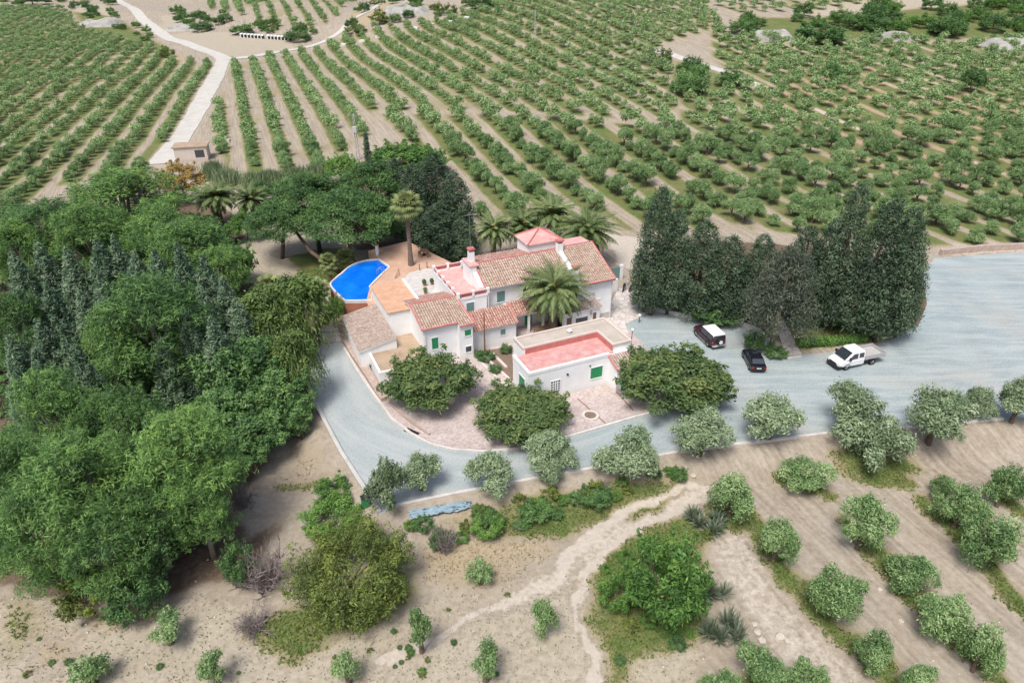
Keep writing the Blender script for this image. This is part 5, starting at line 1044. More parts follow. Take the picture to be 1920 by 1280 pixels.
by_box('green_shrub', 'green_shrub', (585, 884, 657, 944), 'bright green fig bush on the sandy bank left of the drive', 'shrub')
by_box('yellow_shrub', 'yellow_shrub', (533, 950, 767, 1158), 'huge yellow green shrub below the drive corner', 'shrub', hs=.85)
by_box('green_shrub', 'green_shrub', (560, 928, 685, 1010), 'bright green shrub behind the huge yellow one', 'shrub')
by_box('brush', 'bare_brush', (415, 985, 560, 1120), 'bare grey brushwood left of the huge yellow shrub', 'brush'); by_box('brush', 'bare_brush', (410, 865, 480, 960), 'bare brown brushwood at the edge of the wood', 'brush'); by_box('brush', 'bare_brush', (420, 1130, 520, 1195), 'fallen bare branches beside the grassy hollow', 'brush')
by_box('dark_shrub', 'dark_shrub', (410, 1000, 480, 1100), 'mixed grey green shrub tangled with bare brushwood', 'shrub'); by_box('dark_shrub', 'dark_shrub', (185, 1040, 305, 1172), 'dark green bush at the foot of the front pines', 'shrub'); by_box('yellow_bush', 'yellow_bush', (102, 1042, 205, 1168), 'yellowish bush at the foot of the front pines', 'shrub')
by_box('green_shrub', 'green_shrub', (1165, 1000, 1335, 1185), 'big bright green shrub beside the agaves in the grass', 'shrub', hs=1.25); by_box('green_shrub', 'green_shrub', (1120, 1060, 1200, 1150), 'low green shrub left of the big bright one', 'shrub')
for bx, lab in (((1285, 935, 1352, 992), 'blue green agave clump at the top of the grass'), ((1300, 1060, 1368, 1132), 'blue green agave clump right of the big green shrub'), ((1318, 1125, 1388, 1208), 'lowest blue green agave clump beside the bare lane')):
    by_box('agave', 'agave', bx, lab, 'agave')
for bx, kd, lab in (((795, 962, 872, 1045), 'brush', 'bare violet grey brush below the blue tarpaulin'), ((880, 955, 950, 1010), 'green_shrub', 'weedy shrub on the bank right of the tarpaulin'), ((970, 930, 1040, 978), 'dark_shrub', 'dark weedy shrub on the grassy bank'), ((1075, 905, 1150, 955), 'dark_shrub', 'low weedy shrub under the drive olives'), ((800, 985, 850, 1030), 'dark_shrub', 'small grey green shrub in the bare brush')):
    by_box(kd, 'bank_shrub', bx, lab, 'shrub')
by_box('green_shrub', 'climbing_shrub', (608, 548, 648, 618), 'bright green climber spilling over the wall by the pool', 'shrub', dz=.8)
for bx, lab in (((888, 658, 932, 678), 'low dark shrub in the planted bed below the veranda wall'), ((912, 678, 942, 700), 'leafy plant in the lower planted bed'), ((935, 640, 962, 664), 'green and yellow shrub beside the garage corner')):
    by_box('dark_shrub', 'bed_shrub', bx, lab, 'shrub')
# hedgerows and bushes on the far slopes
for bx, kd, lab in (((1365, 28, 1430, 66), 'dark_shrub', 'dark thicket left of the small cliff'), ((1490, 45, 1590, 80), 'dark_shrub', 'dark bushes right of the small cliff'), ((1525, 50, 1585, 82), 'green_shrub', 'bright green bush in the dark scrub'), ((1540, 115, 1582, 160), 'broadleaf', 'dark leafy tree among the hillside olives'), ((1800, 125, 1850, 175), 'broadleaf', 'dark round tree high in the right orchard'), ((1260, 125, 1330, 180), 'dark_shrub', 'dark scrub below the narrow hillside track'), ((352, 42, 400, 60), 'dark_shrub', 'dark hedgerow bush above the gravel clearing'), ((430, 48, 480, 66), 'dark_shrub', 'dark hedgerow bush behind the white boxes'), ((530, 54, 585, 78), 'dark_shrub', 'dark hedgerow bush at the end of the white boxes'), ((296, 84, 330, 108), 'yellow_bush', 'yellowish bush at the corner of the left orchard'), ((640, 40, 690, 66), 'yellow_bush', 'yellow broom above the row ends'), ((690, 15, 730, 45), 'yellow_bush', 'yellow broom below the chalk face'), ((870, -12, 930, 18), 'dark_shrub', 'dark bushes at the top edge'), ((30, -8, 90, 10), 'dark_shrub', 'dark scrub along the far left skyline')):
    by_box(kd, 'scrub' if 'shrub' in kd or 'bush' in kd else 'broadleaf_tree', bx, lab, 'shrub' if kd != 'broadleaf' else 'tree')

def scatter(poly, n, smin, smax, kinds, name, label, cat, group):
    pw = np.array(poly, float); k = 0
    while k < n:
        q = pw.min(0) + rng.random(2) * (pw.max(0) - pw.min(0))
        if sdist(q[None], pw)[0] < 0: continue
        k += 1; p = W(*q); s_ = F / depth(p); wd = rng.uniform(smin, smax) / s_; place(kinds[int(rng.integers(len(kinds)))], name, p, wd, wd * rng.uniform(.4, .7), label, cat, group)
scatter([(1395, 36), (1500, 26), (1640, 22), (1760, 10), (1930, -4), (1930, 62), (1760, 70), (1640, 60), (1580, 78), (1500, 58), (1400, 64)], 46, 26, 60, ('dark_shrub', 'dark_shrub', 'green_shrub'), 'scrub', 'green scrub bush on the rough bank at the upper right of the hillside', 'shrub', 'scrub on the upper right bank')
scatter([(640, 30), (720, -10), (900, -12), (880, 20), (760, 46), (660, 62)], 26, 16, 34, ('yellow_bush', 'dark_shrub', 'green_shrub'), 'scrub', 'low scrub bush on the broken ground above the middle rows', 'shrub', 'scrub above the middle rows')
scatter([(0, -10), (200, -12), (232, 30), (330, 100), (290, 95), (215, 55), (120, 14), (0, 10)], 60, 9, 22, ('dark_shrub', 'green_shrub', 'dark_shrub'), 'scrub', 'low scrub bush on the chalk slope above the left orchard', 'shrub', 'scrub above the left orchard')
scatter([(330, 20), (400, 22), (470, 40), (590, 60), (590, 74), (430, 58), (340, 50)], 30, 12, 28, ('dark_shrub', 'green_shrub'), 'scrub', 'scrub bush around the hedgerow behind the gravel clearing', 'shrub', 'scrub behind the clearing')
scatter([(1230, 105), (1390, 160), (1330, 185), (1262, 175)], 12, 24, 44, ('dark_shrub', 'green_shrub', 'yellow_bush'), 'scrub', 'scrub bush on the bank below the narrow hillside track', 'shrub', 'scrub below the hillside track')
scatter([(760, 985), (860, 965), (1000, 935), (1270, 885), (1280, 905), (1080, 965), (860, 1015), (780, 1025)], 40, 22, 46, ('dark_shrub', 'green_shrub', 'dark_shrub', 'brush', 'yellow_bush'), 'bank_weed', 'low weedy tuft on the rough bank under the roadside olives', 'weed', 'weeds on the bank below the drive')
scatter([(1110, 1060), (1170, 1010), (1330, 980), (1330, 1180), (1200, 1260), (1140, 1240)], 24, 20, 48, ('green_shrub', 'dark_shrub', 'yellow_bush'), 'meadow_weed', 'low weedy tuft in the grass around the big bright green shrub', 'weed', 'weeds around the big green shrub')
scatter([(20, 1170), (260, 1170), (420, 1140), (600, 1210), (800, 1120), (1000, 1060), (1110, 1080), (1110, 1270), (20, 1270)], 26, 8, 20, ('green_shrub', 'dark_shrub', 'yellow_bush'), 'soil_weed', 'tiny weed tuft on the pale bare soil in the near left', 'weed', 'weed tufts on the pale soil')
# ------------------------------------------------------------------ the orchards: nearest 300 single trees, the rest one mass
pts = []
for b, pw in zip(BLOCKS, BW):
    D = b[2]; N_ = np.array([D[1], -D[0]]); c0, c1 = pw @ N_, pw @ D
    for i in range(int(math.floor(c0.min() / b[3])), int(math.ceil(c0.max() / b[3])) + 1):
        t = np.arange(c1.min(), c1.max(), b[4]); t = t + rng.normal(size=len(t)) * b[6] * .5 + rng.random() * b[4]
        P = np.outer(np.full(len(t), i * b[3]) + rng.normal(size=len(t)) * b[6] * .35, N_) + np.outer(t, D)
        P = P[(sdist(P, pw) > 0) & (rng.random(len(P)) > .04)]
        if len(P) == 0: continue
        for k, r in RW.items(): P = P[pdist(P, r) > RWID[k] + .9]
        P = P[sdist(P, YARD) < -2.0] if len(P) else P
        if len(P) == 0: continue
        z = hgt(P[:, 0], P[:, 1])
        for (x, y), zz in zip(P, z):
            sx, sy = proj(x, y, zz + 1)
            if -60 < sx < 1980 and -40 < sy < 1320: pts.append((y * CP - (zz - CAM_H) * SP, x, y, zz, b[5] * (.58 + .62 * rng.random() ** .8), b[0]))
pts.sort()
TXT = {'middle': 'olive in the long rows between the white track and the top of the hillside', 'lower': 'olive in the rows coming down to the back of the farmhouse garden', 'right': 'olive in the scattered rows on the hillside right of the house', 'left': 'small olive in the dense slanting rows left of the white track', 'top': 'olive on the terrace above the small cliff', 'far': 'olive in the far grid above the gravel clearing'}
V_ = []; F_ = []; T_ = []; off = 0; nsrc = len(LIB['field_olive'])
far = []
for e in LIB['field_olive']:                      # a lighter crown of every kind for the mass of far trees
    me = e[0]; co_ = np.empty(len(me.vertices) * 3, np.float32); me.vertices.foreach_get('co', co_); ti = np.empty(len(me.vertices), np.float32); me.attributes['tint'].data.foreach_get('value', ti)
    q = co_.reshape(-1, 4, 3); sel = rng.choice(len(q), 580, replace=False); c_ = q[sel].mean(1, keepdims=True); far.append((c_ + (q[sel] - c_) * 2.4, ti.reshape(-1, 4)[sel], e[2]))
for k, (d, x, y, z, s, blk) in enumerate(pts):
    if k < 295:
        r = place('field_olive', 'olive_tree', (x, y, z), s, s * (.8 + .3 * rng.random()), TXT[blk], 'olive tree', 'orchard olives: ' + blk + ' rows', idx=int(rng.integers(nsrc)), aniso=.2)
    else:
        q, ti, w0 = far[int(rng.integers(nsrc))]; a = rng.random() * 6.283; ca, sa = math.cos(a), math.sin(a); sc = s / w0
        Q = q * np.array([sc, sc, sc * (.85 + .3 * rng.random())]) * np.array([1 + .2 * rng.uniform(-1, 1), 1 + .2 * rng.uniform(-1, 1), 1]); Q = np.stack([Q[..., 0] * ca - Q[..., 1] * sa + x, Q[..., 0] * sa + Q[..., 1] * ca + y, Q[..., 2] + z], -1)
        V_.append(Q.reshape(-1, 3)); T_.append(np.clip(ti.ravel() + .10 + rng.normal() * .09, 0, 1))  # far crowns made paler: distance haze put into the leaf tint
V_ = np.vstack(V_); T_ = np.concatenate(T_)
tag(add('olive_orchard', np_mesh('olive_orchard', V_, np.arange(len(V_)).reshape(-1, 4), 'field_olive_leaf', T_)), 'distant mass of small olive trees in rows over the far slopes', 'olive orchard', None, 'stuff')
print('orchard trees', len(pts), 'mass', len(T_) // 2320)

# ------------------------------------------------------------------ grass, straw and weeds as small blades
def tufts(name, key, n, lim, L, Wd, mat, label, thr_=.45, near=(24, 92)):
    x = rng.uniform(-75, 75, n * 6); y = near[0] + (near[1] - near[0]) * rng.random(n * 6) ** 1.25
    mk = mask_at(key, x, y); keep = (mk > thr_ * (.6 + .8 * fnoise(x, y, 1.6, 91))) & (np.abs(x) < y * .95 + 8) & (sdist(np.stack([x, y], 1), YARD) < -.3)
    x, y = x[keep][:n], y[keep][:n]; z = hgt(x, y); k = len(x)
    P = np.stack([x, y, z + L * .3], 1); ax = np.stack([rng.normal(size=k) * .5, rng.normal(size=k) * .5, np.ones(k)], 1)
    nr = np.stack([rng.normal(size=k), rng.normal(size=k), np.abs(rng.normal(size=k)) * .8 + .3], 1)
    V, Fc, t = leaves(P, nr, L, Wd, np.clip(.2 + .6 * fnoise(x, y, 3.5, 17) + rng.normal(size=k) * .12, 0, 1), rng, ax, .75)
    tag(add(name, np_mesh(name, V, Fc, mat, t)), label, 'grass', None, 'stuff')
tufts('grass', 'grass', 60000, 1, .34, .10, 'grass_leaf', 'green grass along the tree rows and on the banks')
ps = rng.uniform(-60, 62, 9000); py_ = 22 + 55 * rng.random(9000) ** 1.2; mk_ = np.maximum(mask_at('chalk', ps, py_), mask_at('track', ps, py_) * .5) + .12
kp = (rng.random(9000) < mk_ * .8) & (np.abs(ps) < py_ * .95 + 6) & (sdist(np.stack([ps, py_], 1), YARD) < -.6) & (mask_at('grass', ps, py_) < .3); ps, py_ = ps[kp][:1800], py_[kp][:1800]
bm = bmesh.new(); bmesh.ops.create_icosphere(bm, subdivisions=1, radius=1); iv = np.array([q.co[:] for q in bm.verts]); fi = np.array([[q.index for q in f_.verts] for f_ in bm.faces]); bm.free()
sz_ = .03 + .09 * rng.random(len(ps)) ** 2.5; PV = iv[None] * (1 + .35 * (rng.random((len(ps), len(iv), 1)) - .5)) * sz_[:, None, None] * np.array([1, 1, .65]) + np.stack([ps, py_, hgt(ps, py_) + sz_ * .2], 1)[:, None]
tag(add('pebbles', np_mesh('pebbles', PV.reshape(-1, 3), (fi[None] + (np.arange(len(ps)) * len(iv))[:, None, None]).reshape(-1, 3), 'stone')), 'small pale stones strewn over the bare soil of the near field', 'pebbles', None, 'stuff')
tufts('dry_grass', 'straw', 16000, 1, .36, .07, 'straw_leaf', 'pale dry grass on the bank and the chalk')
tufts('weeds', 'chalk', 7000, 1, .22, .09, 'weed_leaf', 'grey green weeds speckling the chalky ground', .35, (20, 70))
# ------------------------------------------------------------------ vehicles (x forward, y left, z up)
def ring(x, hw, z0, z1, r, hwt=None):
    hwt = hw if hwt is None else hwt
    return [(x, -hw, z0 + r), (x, -hw + r, z0), (x, hw - r, z0), (x, hw, z0 + r), (x, hw - (hw - hwt) * .5, (z0 + z1) / 2), (x, hwt, z1 - r), (x, hwt - r * 1.3, z1), (x, -hwt + r * 1.3, z1), (x, -hwt, z1 - r), (x, -hw + (hw - hwt) * .5, (z0 + z1) / 2)]
def wheel(par, x, y, r, wd):
    sg = 1 if y > 0 else -1
    t = MB(); prof = [(r * .62, -wd / 2), (r * .94, -wd / 2), (r, -wd * .32), (r, wd * .32), (r * .94, wd / 2), (r * .62, wd / 2)]; n = 20
    t.ring_strip([[(x + q * math.cos(6.283 * k / n), y + o, r + q * math.sin(6.283 * k / n)) for k in range(n)] for q, o in prof], 0, True, False); ty = t.build('wheel', 'tyre', par, smooth=True)
    rm = MB(); yo = y + sg * wd * .36; rm.cyl((x, yo - sg * .1, r), (x, yo, r), r * .63, r * .6, 18)
    for k in range(5): a = 6.283 * k / 5; rm.cyl((x, yo + sg * .02, r), (x + r * .56 * math.cos(a), yo + sg * .015, r + r * .56 * math.sin(a)), r * .1, r * .08, 5)
    rm.build('rim', 'rim', ty)
def panel(par, name, pts, mat, th=.012, out=(0, 1, 0)):
    o = np.array(out, float); a = [np.array(p, float) for p in pts]; b = [p + o * th for p in a]; n = len(a); m_ = MB()
    m_._add(a + b, [tuple(range(n)), tuple(range(2 * n - 1, n - 1, -1))] + [(i, (i + 1) % n, (i + 1) % n + n, i + n) for i in range(n)]); return m_.build(name, mat, par)
def side_panels(par, name, poly, yfun, mat, th=.014):
    for sg in (1, -1): panel(par, name, [(x, sg * yfun(z), z) for x, z in poly], mat, th, (0, sg, .1))
def arches(par, xs_, y, r, mat='black_trim'):
    m_ = MB()
    for x in xs_:
        for sg in (1, -1):
            n = 10; pr_ = [(x + r * 1.16 * math.cos(math.pi * k / n), r + r * 1.16 * math.sin(math.pi * k / n)) for k in range(n + 1)]; pi = [(x + r * 1.0 * math.cos(math.pi * k / n), r + r * 1.0 * math.sin(math.pi * k / n)) for k in range(n + 1)]
            for k in range(n):
                q = [(pr_[k][0], sg * y, pr_[k][1]), (pr_[k + 1][0], sg * y, pr_[k + 1][1]), (pi[k + 1][0], sg * y, pi[k + 1][1]), (pi[k][0], sg * y, pi[k][1])]; q2 = [(a, b + sg * .03, c) for a, b, c in q]
                m_._add(q + q2, [(0, 1, 2, 3), (7, 6, 5, 4), (0, 4, 5, 1), (2, 6, 7, 3)])
    m_.build('wheel_arch', mat, par)
def ground_heading(a, b, z): p, q = flat(*a, z), flat(*b, z); return math.atan2(q[1] - p[1], q[0] - p[0])
def veh(name, label, cat, px, z, head): p = flat(*px, z); return thing(name, label, cat, (p[0], p[1], .015), head)
# maroon off-roader with the white roof
hd = ground_heading((1343.5, 623.5), (1323, 605), 1.85)
v = veh('off_road_car', 'dark maroon boxy car with a white roof and a spare wheel on its back', 'car', (1332, 613.5), 1.8, hd)
b = MB(); b.ring_strip([ring(x, hw, z0, z1, r) for x, hw, z0, z1, r in ((-2.2, .80, .50, 1.02, .1), (-2.14, .92, .40, 1.08, .1), (-1.2, .95, .38, 1.10, .1), (.8, .95, .38, 1.10, .1), (1.6, .94, .40, 1.08, .12), (2.16, .88, .44, 1.02, .14), (2.26, .76, .52, .92, .12))]); b.build('body', 'maroon_paint', v, smooth=False, bevel=.02)
c = MB(); c.ring_strip([ring(x, hb, 1.06, z1, .08, ht_) for x, hb, ht_, z1 in ((-2.12, .90, .80, 1.70), (-2.0, .92, .82, 1.80), (-.6, .92, .82, 1.82), (.35, .92, .80, 1.80), (.62, .92, .78, 1.72), (.95, .92, .90, 1.12))]); c.build('cabin', 'maroon_paint', v)
MB().ring_strip([ring(x, hw, 1.765, z1, .04) for x, hw, z1 in ((-2.08, .76, 1.86), (-1.9, .82, 1.90), (.3, .82, 1.90), (.52, .76, 1.85))]).build('roof', 'white_paint', v, smooth=False)
yf = lambda z: .925 - .115 * (z - 1.06) / .74
side_panels(v, 'side_window', [(-1.95, 1.18), (-.95, 1.18), (-.95, 1.66), (-1.9, 1.66)], yf, 'dark_glass'); side_panels(v, 'side_window', [(-.85, 1.18), (.62, 1.18), (.38, 1.66), (-.85, 1.66)], yf, 'dark_glass')
panel(v, 'windscreen', [(.93, -.78, 1.2), (.93, .78, 1.2), (.66, .72, 1.70), (.66, -.72, 1.70)], 'dark_glass', .02, (.9, 0, .4)); panel(v, 'rear_window', [(-2.13, -.72, 1.2), (-2.13, .72, 1.2), (-2.125, .70, 1.66), (-2.125, -.70, 1.66)], 'dark_glass', .02, (-1, 0, 0))
for x in (-1.32, 1.38):
    for y in (-.84, .84): wheel(v, x, y, .40, .26)
arches(v, (-1.32, 1.38), .955, .41)
MB().box(-2.36, -.88, .44, -2.2, .88, .66).box(2.2, -.86, .46, 2.38, .86, .68).build('bumper', 'steel', v, bevel=.02); MB().box(-1.0, .96, .36, 1.0, 1.06, .42).box(-1.0, -1.06, .36, 1.0, -.96, .42).build('side_step', 'steel', v)
sw = MB(); sw.cyl((-2.22, -.1, 1.02), (-2.46, -.1, 1.02), .38, .36, 20); s_ = sw.build('spare_wheel', 'tyre', v, smooth=False); MB().cyl((-2.461, -.1, 1.02), (-2.48, -.1, 1.02), .25, .24, 18).build('wheel_cover', 'white_plastic', s_)
for y in (-.80, .80): MB().box(-2.255, y - .07, .82, -2.16, y + .07, 1.02).build('tail_lamp', 'lens_red', v); MB().box(2.14, y * .85 - .12, .78, 2.262, y * .85 + .12, .96).build('headlight', 'lens_clear', v); MB().box(.55, y * 1.18 - .1, 1.2, .75, y * 1.18 + .1, 1.36).build('wing_mirror', 'black_trim', v)
MB().box(-2.375, .3, .48, -2.361, .72, .6).build('number_plate', 'white_plastic', v)
# black saloon
hd = ground_heading((1421, 687), (1404, 655), .7)
v = veh('saloon_car', 'small black saloon car seen from behind between the off road car and the pickup', 'car', (1413.5, 671), .75, hd)
b = MB(); b.ring_strip([ring(x, hw, z0, z1, r) for x, hw, z0, z1, r in ((-2.15, .72, .40, .80, .1), (-2.08, .84, .26, .93, .12), (-1.4, .88, .22, .97, .12), (.6, .88, .22, .93, .12), (1.4, .87, .22, .84, .12), (2.0, .80, .26, .70, .12), (2.12, .66, .34, .60, .1))]); b.build('body', 'black_paint', v, bevel=.02)
c = MB(); c.ring_strip([ring(x, hb, .86, z1, .06, ht_) for x, hb, ht_, z1 in ((-1.75, .82, .78, 1.0), (-1.15, .83, .64, 1.38), (-.4, .84, .64, 1.44), (.2, .84, .64, 1.40), (1.05, .82, .76, .95))]); c.build('cabin', 'black_paint', v)
yf = lambda z: .845 - .20 * (z - .86) / .56
side_panels(v, 'side_window', [(-1.3, .97), (-.42, .97), (-.42, 1.32), (-1.08, 1.30)], yf, 'dark_glass'); side_panels(v, 'side_window', [(-.34, .97), (.8, .95), (.18, 1.31), (-.34, 1.32)], yf, 'dark_glass')
panel(v, 'windscreen', [(1.02, -.68, .98), (1.02, .68, .98), (.27, .60, 1.38), (.27, -.60, 1.38)], 'dark_glass', .02, (.45, 0, .9)); panel(v, 'rear_window', [(-1.72, -.68, 1.03), (-1.72, .68, 1.03), (-1.22, .58, 1.36), (-1.22, -.58, 1.36)], 'dark_glass', .02, (-.5, 0, .85))
for x in (-1.3, 1.3):
    for y in (-.78, .78): wheel(v, x, y, .31, .2)
arches(v, (-1.3, 1.3), .862, .315)
for y in (-.68, .68): MB().box(-2.165, y - .13, .66, -2.08, y + .13, .80).build('tail_lamp', 'lens_red', v); MB().box(2.0, y * .9 - .14, .52, 2.11, y * .9 + .14, .64).build('headlight', 'lens_clear', v); MB().box(.62, y * 1.38 - .08, .93, .78, y * 1.38 + .08, 1.05).build('wing_mirror', 'black_paint', v)
MB().box(-2.17, -.26, .62, -2.155, .26, .74).build('number_plate', 'white_plastic', v); MB().box(-.2, -.3, 1.445, .1, .3, 1.455).build('sunroof', 'dark_glass', v)
# white crew-cab pickup
hd = ground_heading((1662, 666), (1575, 684), .9)
v = veh('pickup_truck', 'white crew cab pickup truck with an empty grey drop side bed', 'pickup', (1603, 668), .9, hd)
b = MB(); b.ring_strip([ring(x, hw, z0, z1, r) for x, hw, z0, z1, r in ((-.35, .92, .42, 1.12, .06), (-.3, .95, .36, 1.14, .08), (1.3, .95, .36, 1.12, .1), (2.2, .93, .38, 1.06, .14), (2.62, .86, .42, .90, .14), (2.72, .74, .48, .78, .12))]); b.build('body', 'white_paint', v, bevel=.02)
c = MB(); c.ring_strip([ring(x, hb, 1.08, z1, .1, ht_) for x, hb, ht_, z1 in ((-.34, .93, .80, 1.86), (-.2, .94, .82, 1.93), (.8, .94, .82, 1.95), (1.15, .94, .80, 1.88), (2.05, .90, .82, 1.13))]); c.build('cab', 'white_paint', v)
yf = lambda z: .945 - .125 * (z - 1.08) / .82
side_panels(v, 'side_window', [(-.18, 1.24), (.42, 1.24), (.42, 1.74), (-.16, 1.74)], yf, 'dark_glass'); side_panels(v, 'side_window', [(.58, 1.22), (1.72, 1.16), (1.60, 1.30), (1.10, 1.74), (.58, 1.74)], yf, 'dark_glass')
panel(v, 'windscreen', [(2.03, -.78, 1.17), (2.03, .78, 1.17), (1.21, .70, 1.84), (1.21, -.70, 1.84)], 'dark_glass', .025, (.6, 0, .75)); panel(v, 'rear_window', [(-.345, -.6, 1.3), (-.345, .6, 1.3), (-.345, .56, 1.7), (-.345, -.56, 1.7)], 'dark_glass', .02, (-1, 0, 0))
MB().ring_strip([ring(x, hw, .34, z1, .06) for x, hw, z1 in ((2.30, .93, .60), (2.62, .90, .62), (2.80, .76, .60))]).build('bumper', 'black_trim', v); panel(v, 'grille', [(2.735, -.5, .64), (2.735, .5, .64), (2.70, .5, .78), (2.70, -.5, .78)], 'black_trim', .03, (1, 0, .2))
for y in (-.70, .70): MB().box(2.56, y - .15, .68, 2.70, y + .15, .86).build('headlight', 'lens_clear', v); MB().box(1.5, y * 1.47 - .1, 1.18, 1.66, y * 1.47 + .1, 1.46).build('wing_mirror', 'black_trim', v)
bed = MB(); bed.box(-2.95, -.98, .86, -.42, .98, .94); bd = bed.build('bed', 'grey_bed', v); sd = MB()
sd.box(-2.95, .94, .941, -.42, .985, 1.30).box(-2.95, -.985, .941, -.42, -.94, 1.30).box(-2.99, -.985, .941, -2.951, .985, 1.30).box(-.419, -.985, .941, -.38, .985, 1.42).build('drop_side', 'grey_bed', v)
MB().box(-2.7, -.45, .52, -.3, -.32, .85).box(-2.7, .32, .52, -.3, .45, .85).box(-.95, .55, .5, -.5, .85, .8).build('chassis', 'black_trim', v)
for x in (-1.55, 1.72):
    for y in (-.82, .82): wheel(v, x, y, .34, .23)
arches(v, (1.72,), .952, .345); MB().box(.3, -.5, 1.96, .36, .5, 2.03).build('roof_bar', 'white_paint', v)
for y in (-.8, .8): MB().box(-3.02, y - .1, .72, -2.96, y + .1, .85).build('tail_lamp', 'lens_red', v)
v.scale = (1.1, 1.1, 1.1)
# motorbikes by the gate
for px, rz, lab, mt in (((1170, 541), 1.2, 'dark motorbike parked by the pale wall nearest the house', 'black_paint'), ((1184, 541), 1.0, 'dark motorbike with a pale tank parked nearer the conifers', 'black_trim')):
    p = flat(*px, .3); v = thing('motorbike', lab, 'motorbike', (p[0], p[1], .05), rz, 'motorbikes by the gate')
    for x in (-.62, .66):
        w_ = MB(); n = 16; w_.ring_strip([[(x + q * math.cos(6.283 * k / n), o, .31 + q * math.sin(6.283 * k / n)) for k in range(n)] for q, o in ((.2, -.05), (.31, -.05), (.31, .05), (.2, .05))], 0, True, False); w_.build('wheel', 'tyre', v)
    MB().ring_strip([ring(-.55, .1, .68, .78, .03), ring(-.1, .16, .62, .80, .04), ring(.15, .17, .6, .95, .05), ring(.4, .1, .72, .9, .03)]).build('tank', mt, v); MB().box(-.25, -.15, .25, .25, .15, .6).build('engine', 'steel', v, bevel=.04)
    MB().cyl((.66, 0, .31), (.38, 0, 1.0), .04).cyl((.38, -.35, 1.02), (.38, .35, 1.02), .025).cyl((.36, -.3, 1.02), (.30, -.35, 1.2), .015).build('handlebar', 'steel', v)

# ------------------------------------------------------------------ walls, kerbs, posts and small things
def wall_line(name, pts, wd, ht, mat, label, cat, z=None, base=-.25, world=False, cap=None):
    P = [np.array(q if world else flat(*q, 0 if z is None else z), float) for q in pts]; dn = []
    for a, b in zip(P[:-1], P[1:]):
        n = max(1, int(np.linalg.norm(b - a) / 1.2)); dn += [a + (b - a) * i / n for i in range(n)]
    dn = np.array(dn + [P[-1]]); tn = unit(np.gradient(dn, axis=0)); nn = np.stack([-tn[:, 1], tn[:, 0]], 1); zz = hgt(dn[:, 0], dn[:, 1]) if z is None else np.full(len(dn), float(z))
    m_ = MB(); h_ = ht * (1 + .10 * (fnoise(dn[:, 0], dn[:, 1], 1.5, 5) - .5)); wv = wd * (1 + .2 * (fnoise(dn[:, 0], dn[:, 1], 1.1, 8) - .5))
    m_.ring_strip([[(*(d - n_ * w_ / 2), q + base), (*(d + n_ * w_ / 2), q + base), (*(d + n_ * w_ / 2), q + h), (*(d - n_ * w_ / 2), q + h)] for d, n_, q, h, w_ in zip(dn, nn, zz, h_, wv)])
    return tag(m_.build(name, mat), label, cat, None, 'thing')
wall_line('kerb', [(735, 951), (860, 925), (1000, 899), (1140, 874), (1280, 847), (1400, 832), (1540, 815), (1700, 803), (1880, 786)], .30, .22, 'kerb_stone', 'pale kerb along the lower edge of the drive behind the olives', 'kerb', z=0, base=-1.2)
wall_line('drive_wall', [(578, 716), (590, 755), (612, 797), (640, 850), (675, 905), (712, 962)], .34, .30, 'concrete', 'low pale wall on the outer left side of the drive', 'wall', z=0, base=-1.6)
wall_line('kerb', [(645, 652), (672, 698), (705, 745), (735, 786), (770, 813), (808, 833), (850, 843), (905, 847), (960, 843), (1062, 820), (1190, 782), (1242, 769), (1310, 752)], .28, .16, 'kerb_stone', 'curved kerb between the drive and the cobbled forecourt', 'kerb', z=0)
wall_line('garden_bed_border', [(716, 735), (742, 768), (775, 795), (806, 815)], .2, .18, 'rubble_stone', 'short stone border of the bare strip at the bend of the forecourt', 'border', z=.03)
wall_line('stone_border', [(648, 640), (668, 672), (690, 704), (712, 738), (722, 752)], .8, .42, 'rubble_stone', 'rough reddish stone border at the foot of the white store wall', 'border', z=0)
wall_line('garden_wall', [(1229, 583), (1262, 591), (1310, 600), (1380, 608), (1422, 622), (1446, 648), (1472, 668)], .28, .55, 'concrete', 'low garden wall curving behind the maroon car under the conifers', 'wall', z=0)
wall_line('kerb', [(1476, 672), (1502, 668)], .3, .12, 'kerb_stone', 'short kerb at the foot of the stone path beside the ash grey conifer', 'kerb', z=0)
wall_line('terrace_wall', [(1762, 478), (1840, 470), (1925, 466), (2020, 460)], .6, .9, 'rubble_stone', 'rough stone terrace wall at the top of the gravel yard', 'wall')
wall_line('garden_wall', [uvw(8.65, 18.9), uvw(13.4, 19.2)], .25, 2.0, 'whitewash', 'white garden wall reaching from the wing to the gate', 'wall', z=0, world=True)
p_ = uvw(14.6, 22.4); gt = thing('garden_gate', 'pale green sheet metal gate between white pillars behind the plaza', 'gate', (p_[0], p_[1], 0), AX)
MB().box(-1.3, -.04, .15, 1.2, .04, 2.0).build('leaf', 'grey_green_paint', gt); MB().box(-1.75, -.2, -.2, -1.32, .2, 2.25).box(1.22, -.2, -.2, 1.65, .2, 2.25).build('pillar', 'whitewash', gt)
st = MB(); sp0 = np.array([*flat(1440, 612), 0.0]); sheet('stone_path', P2([(1452, 604), (1470, 600), (1503, 664), (1474, 667)]), .03, 'crazy_paving', 'pale stone path climbing between the ash grey conifer and the hedges', 'path')
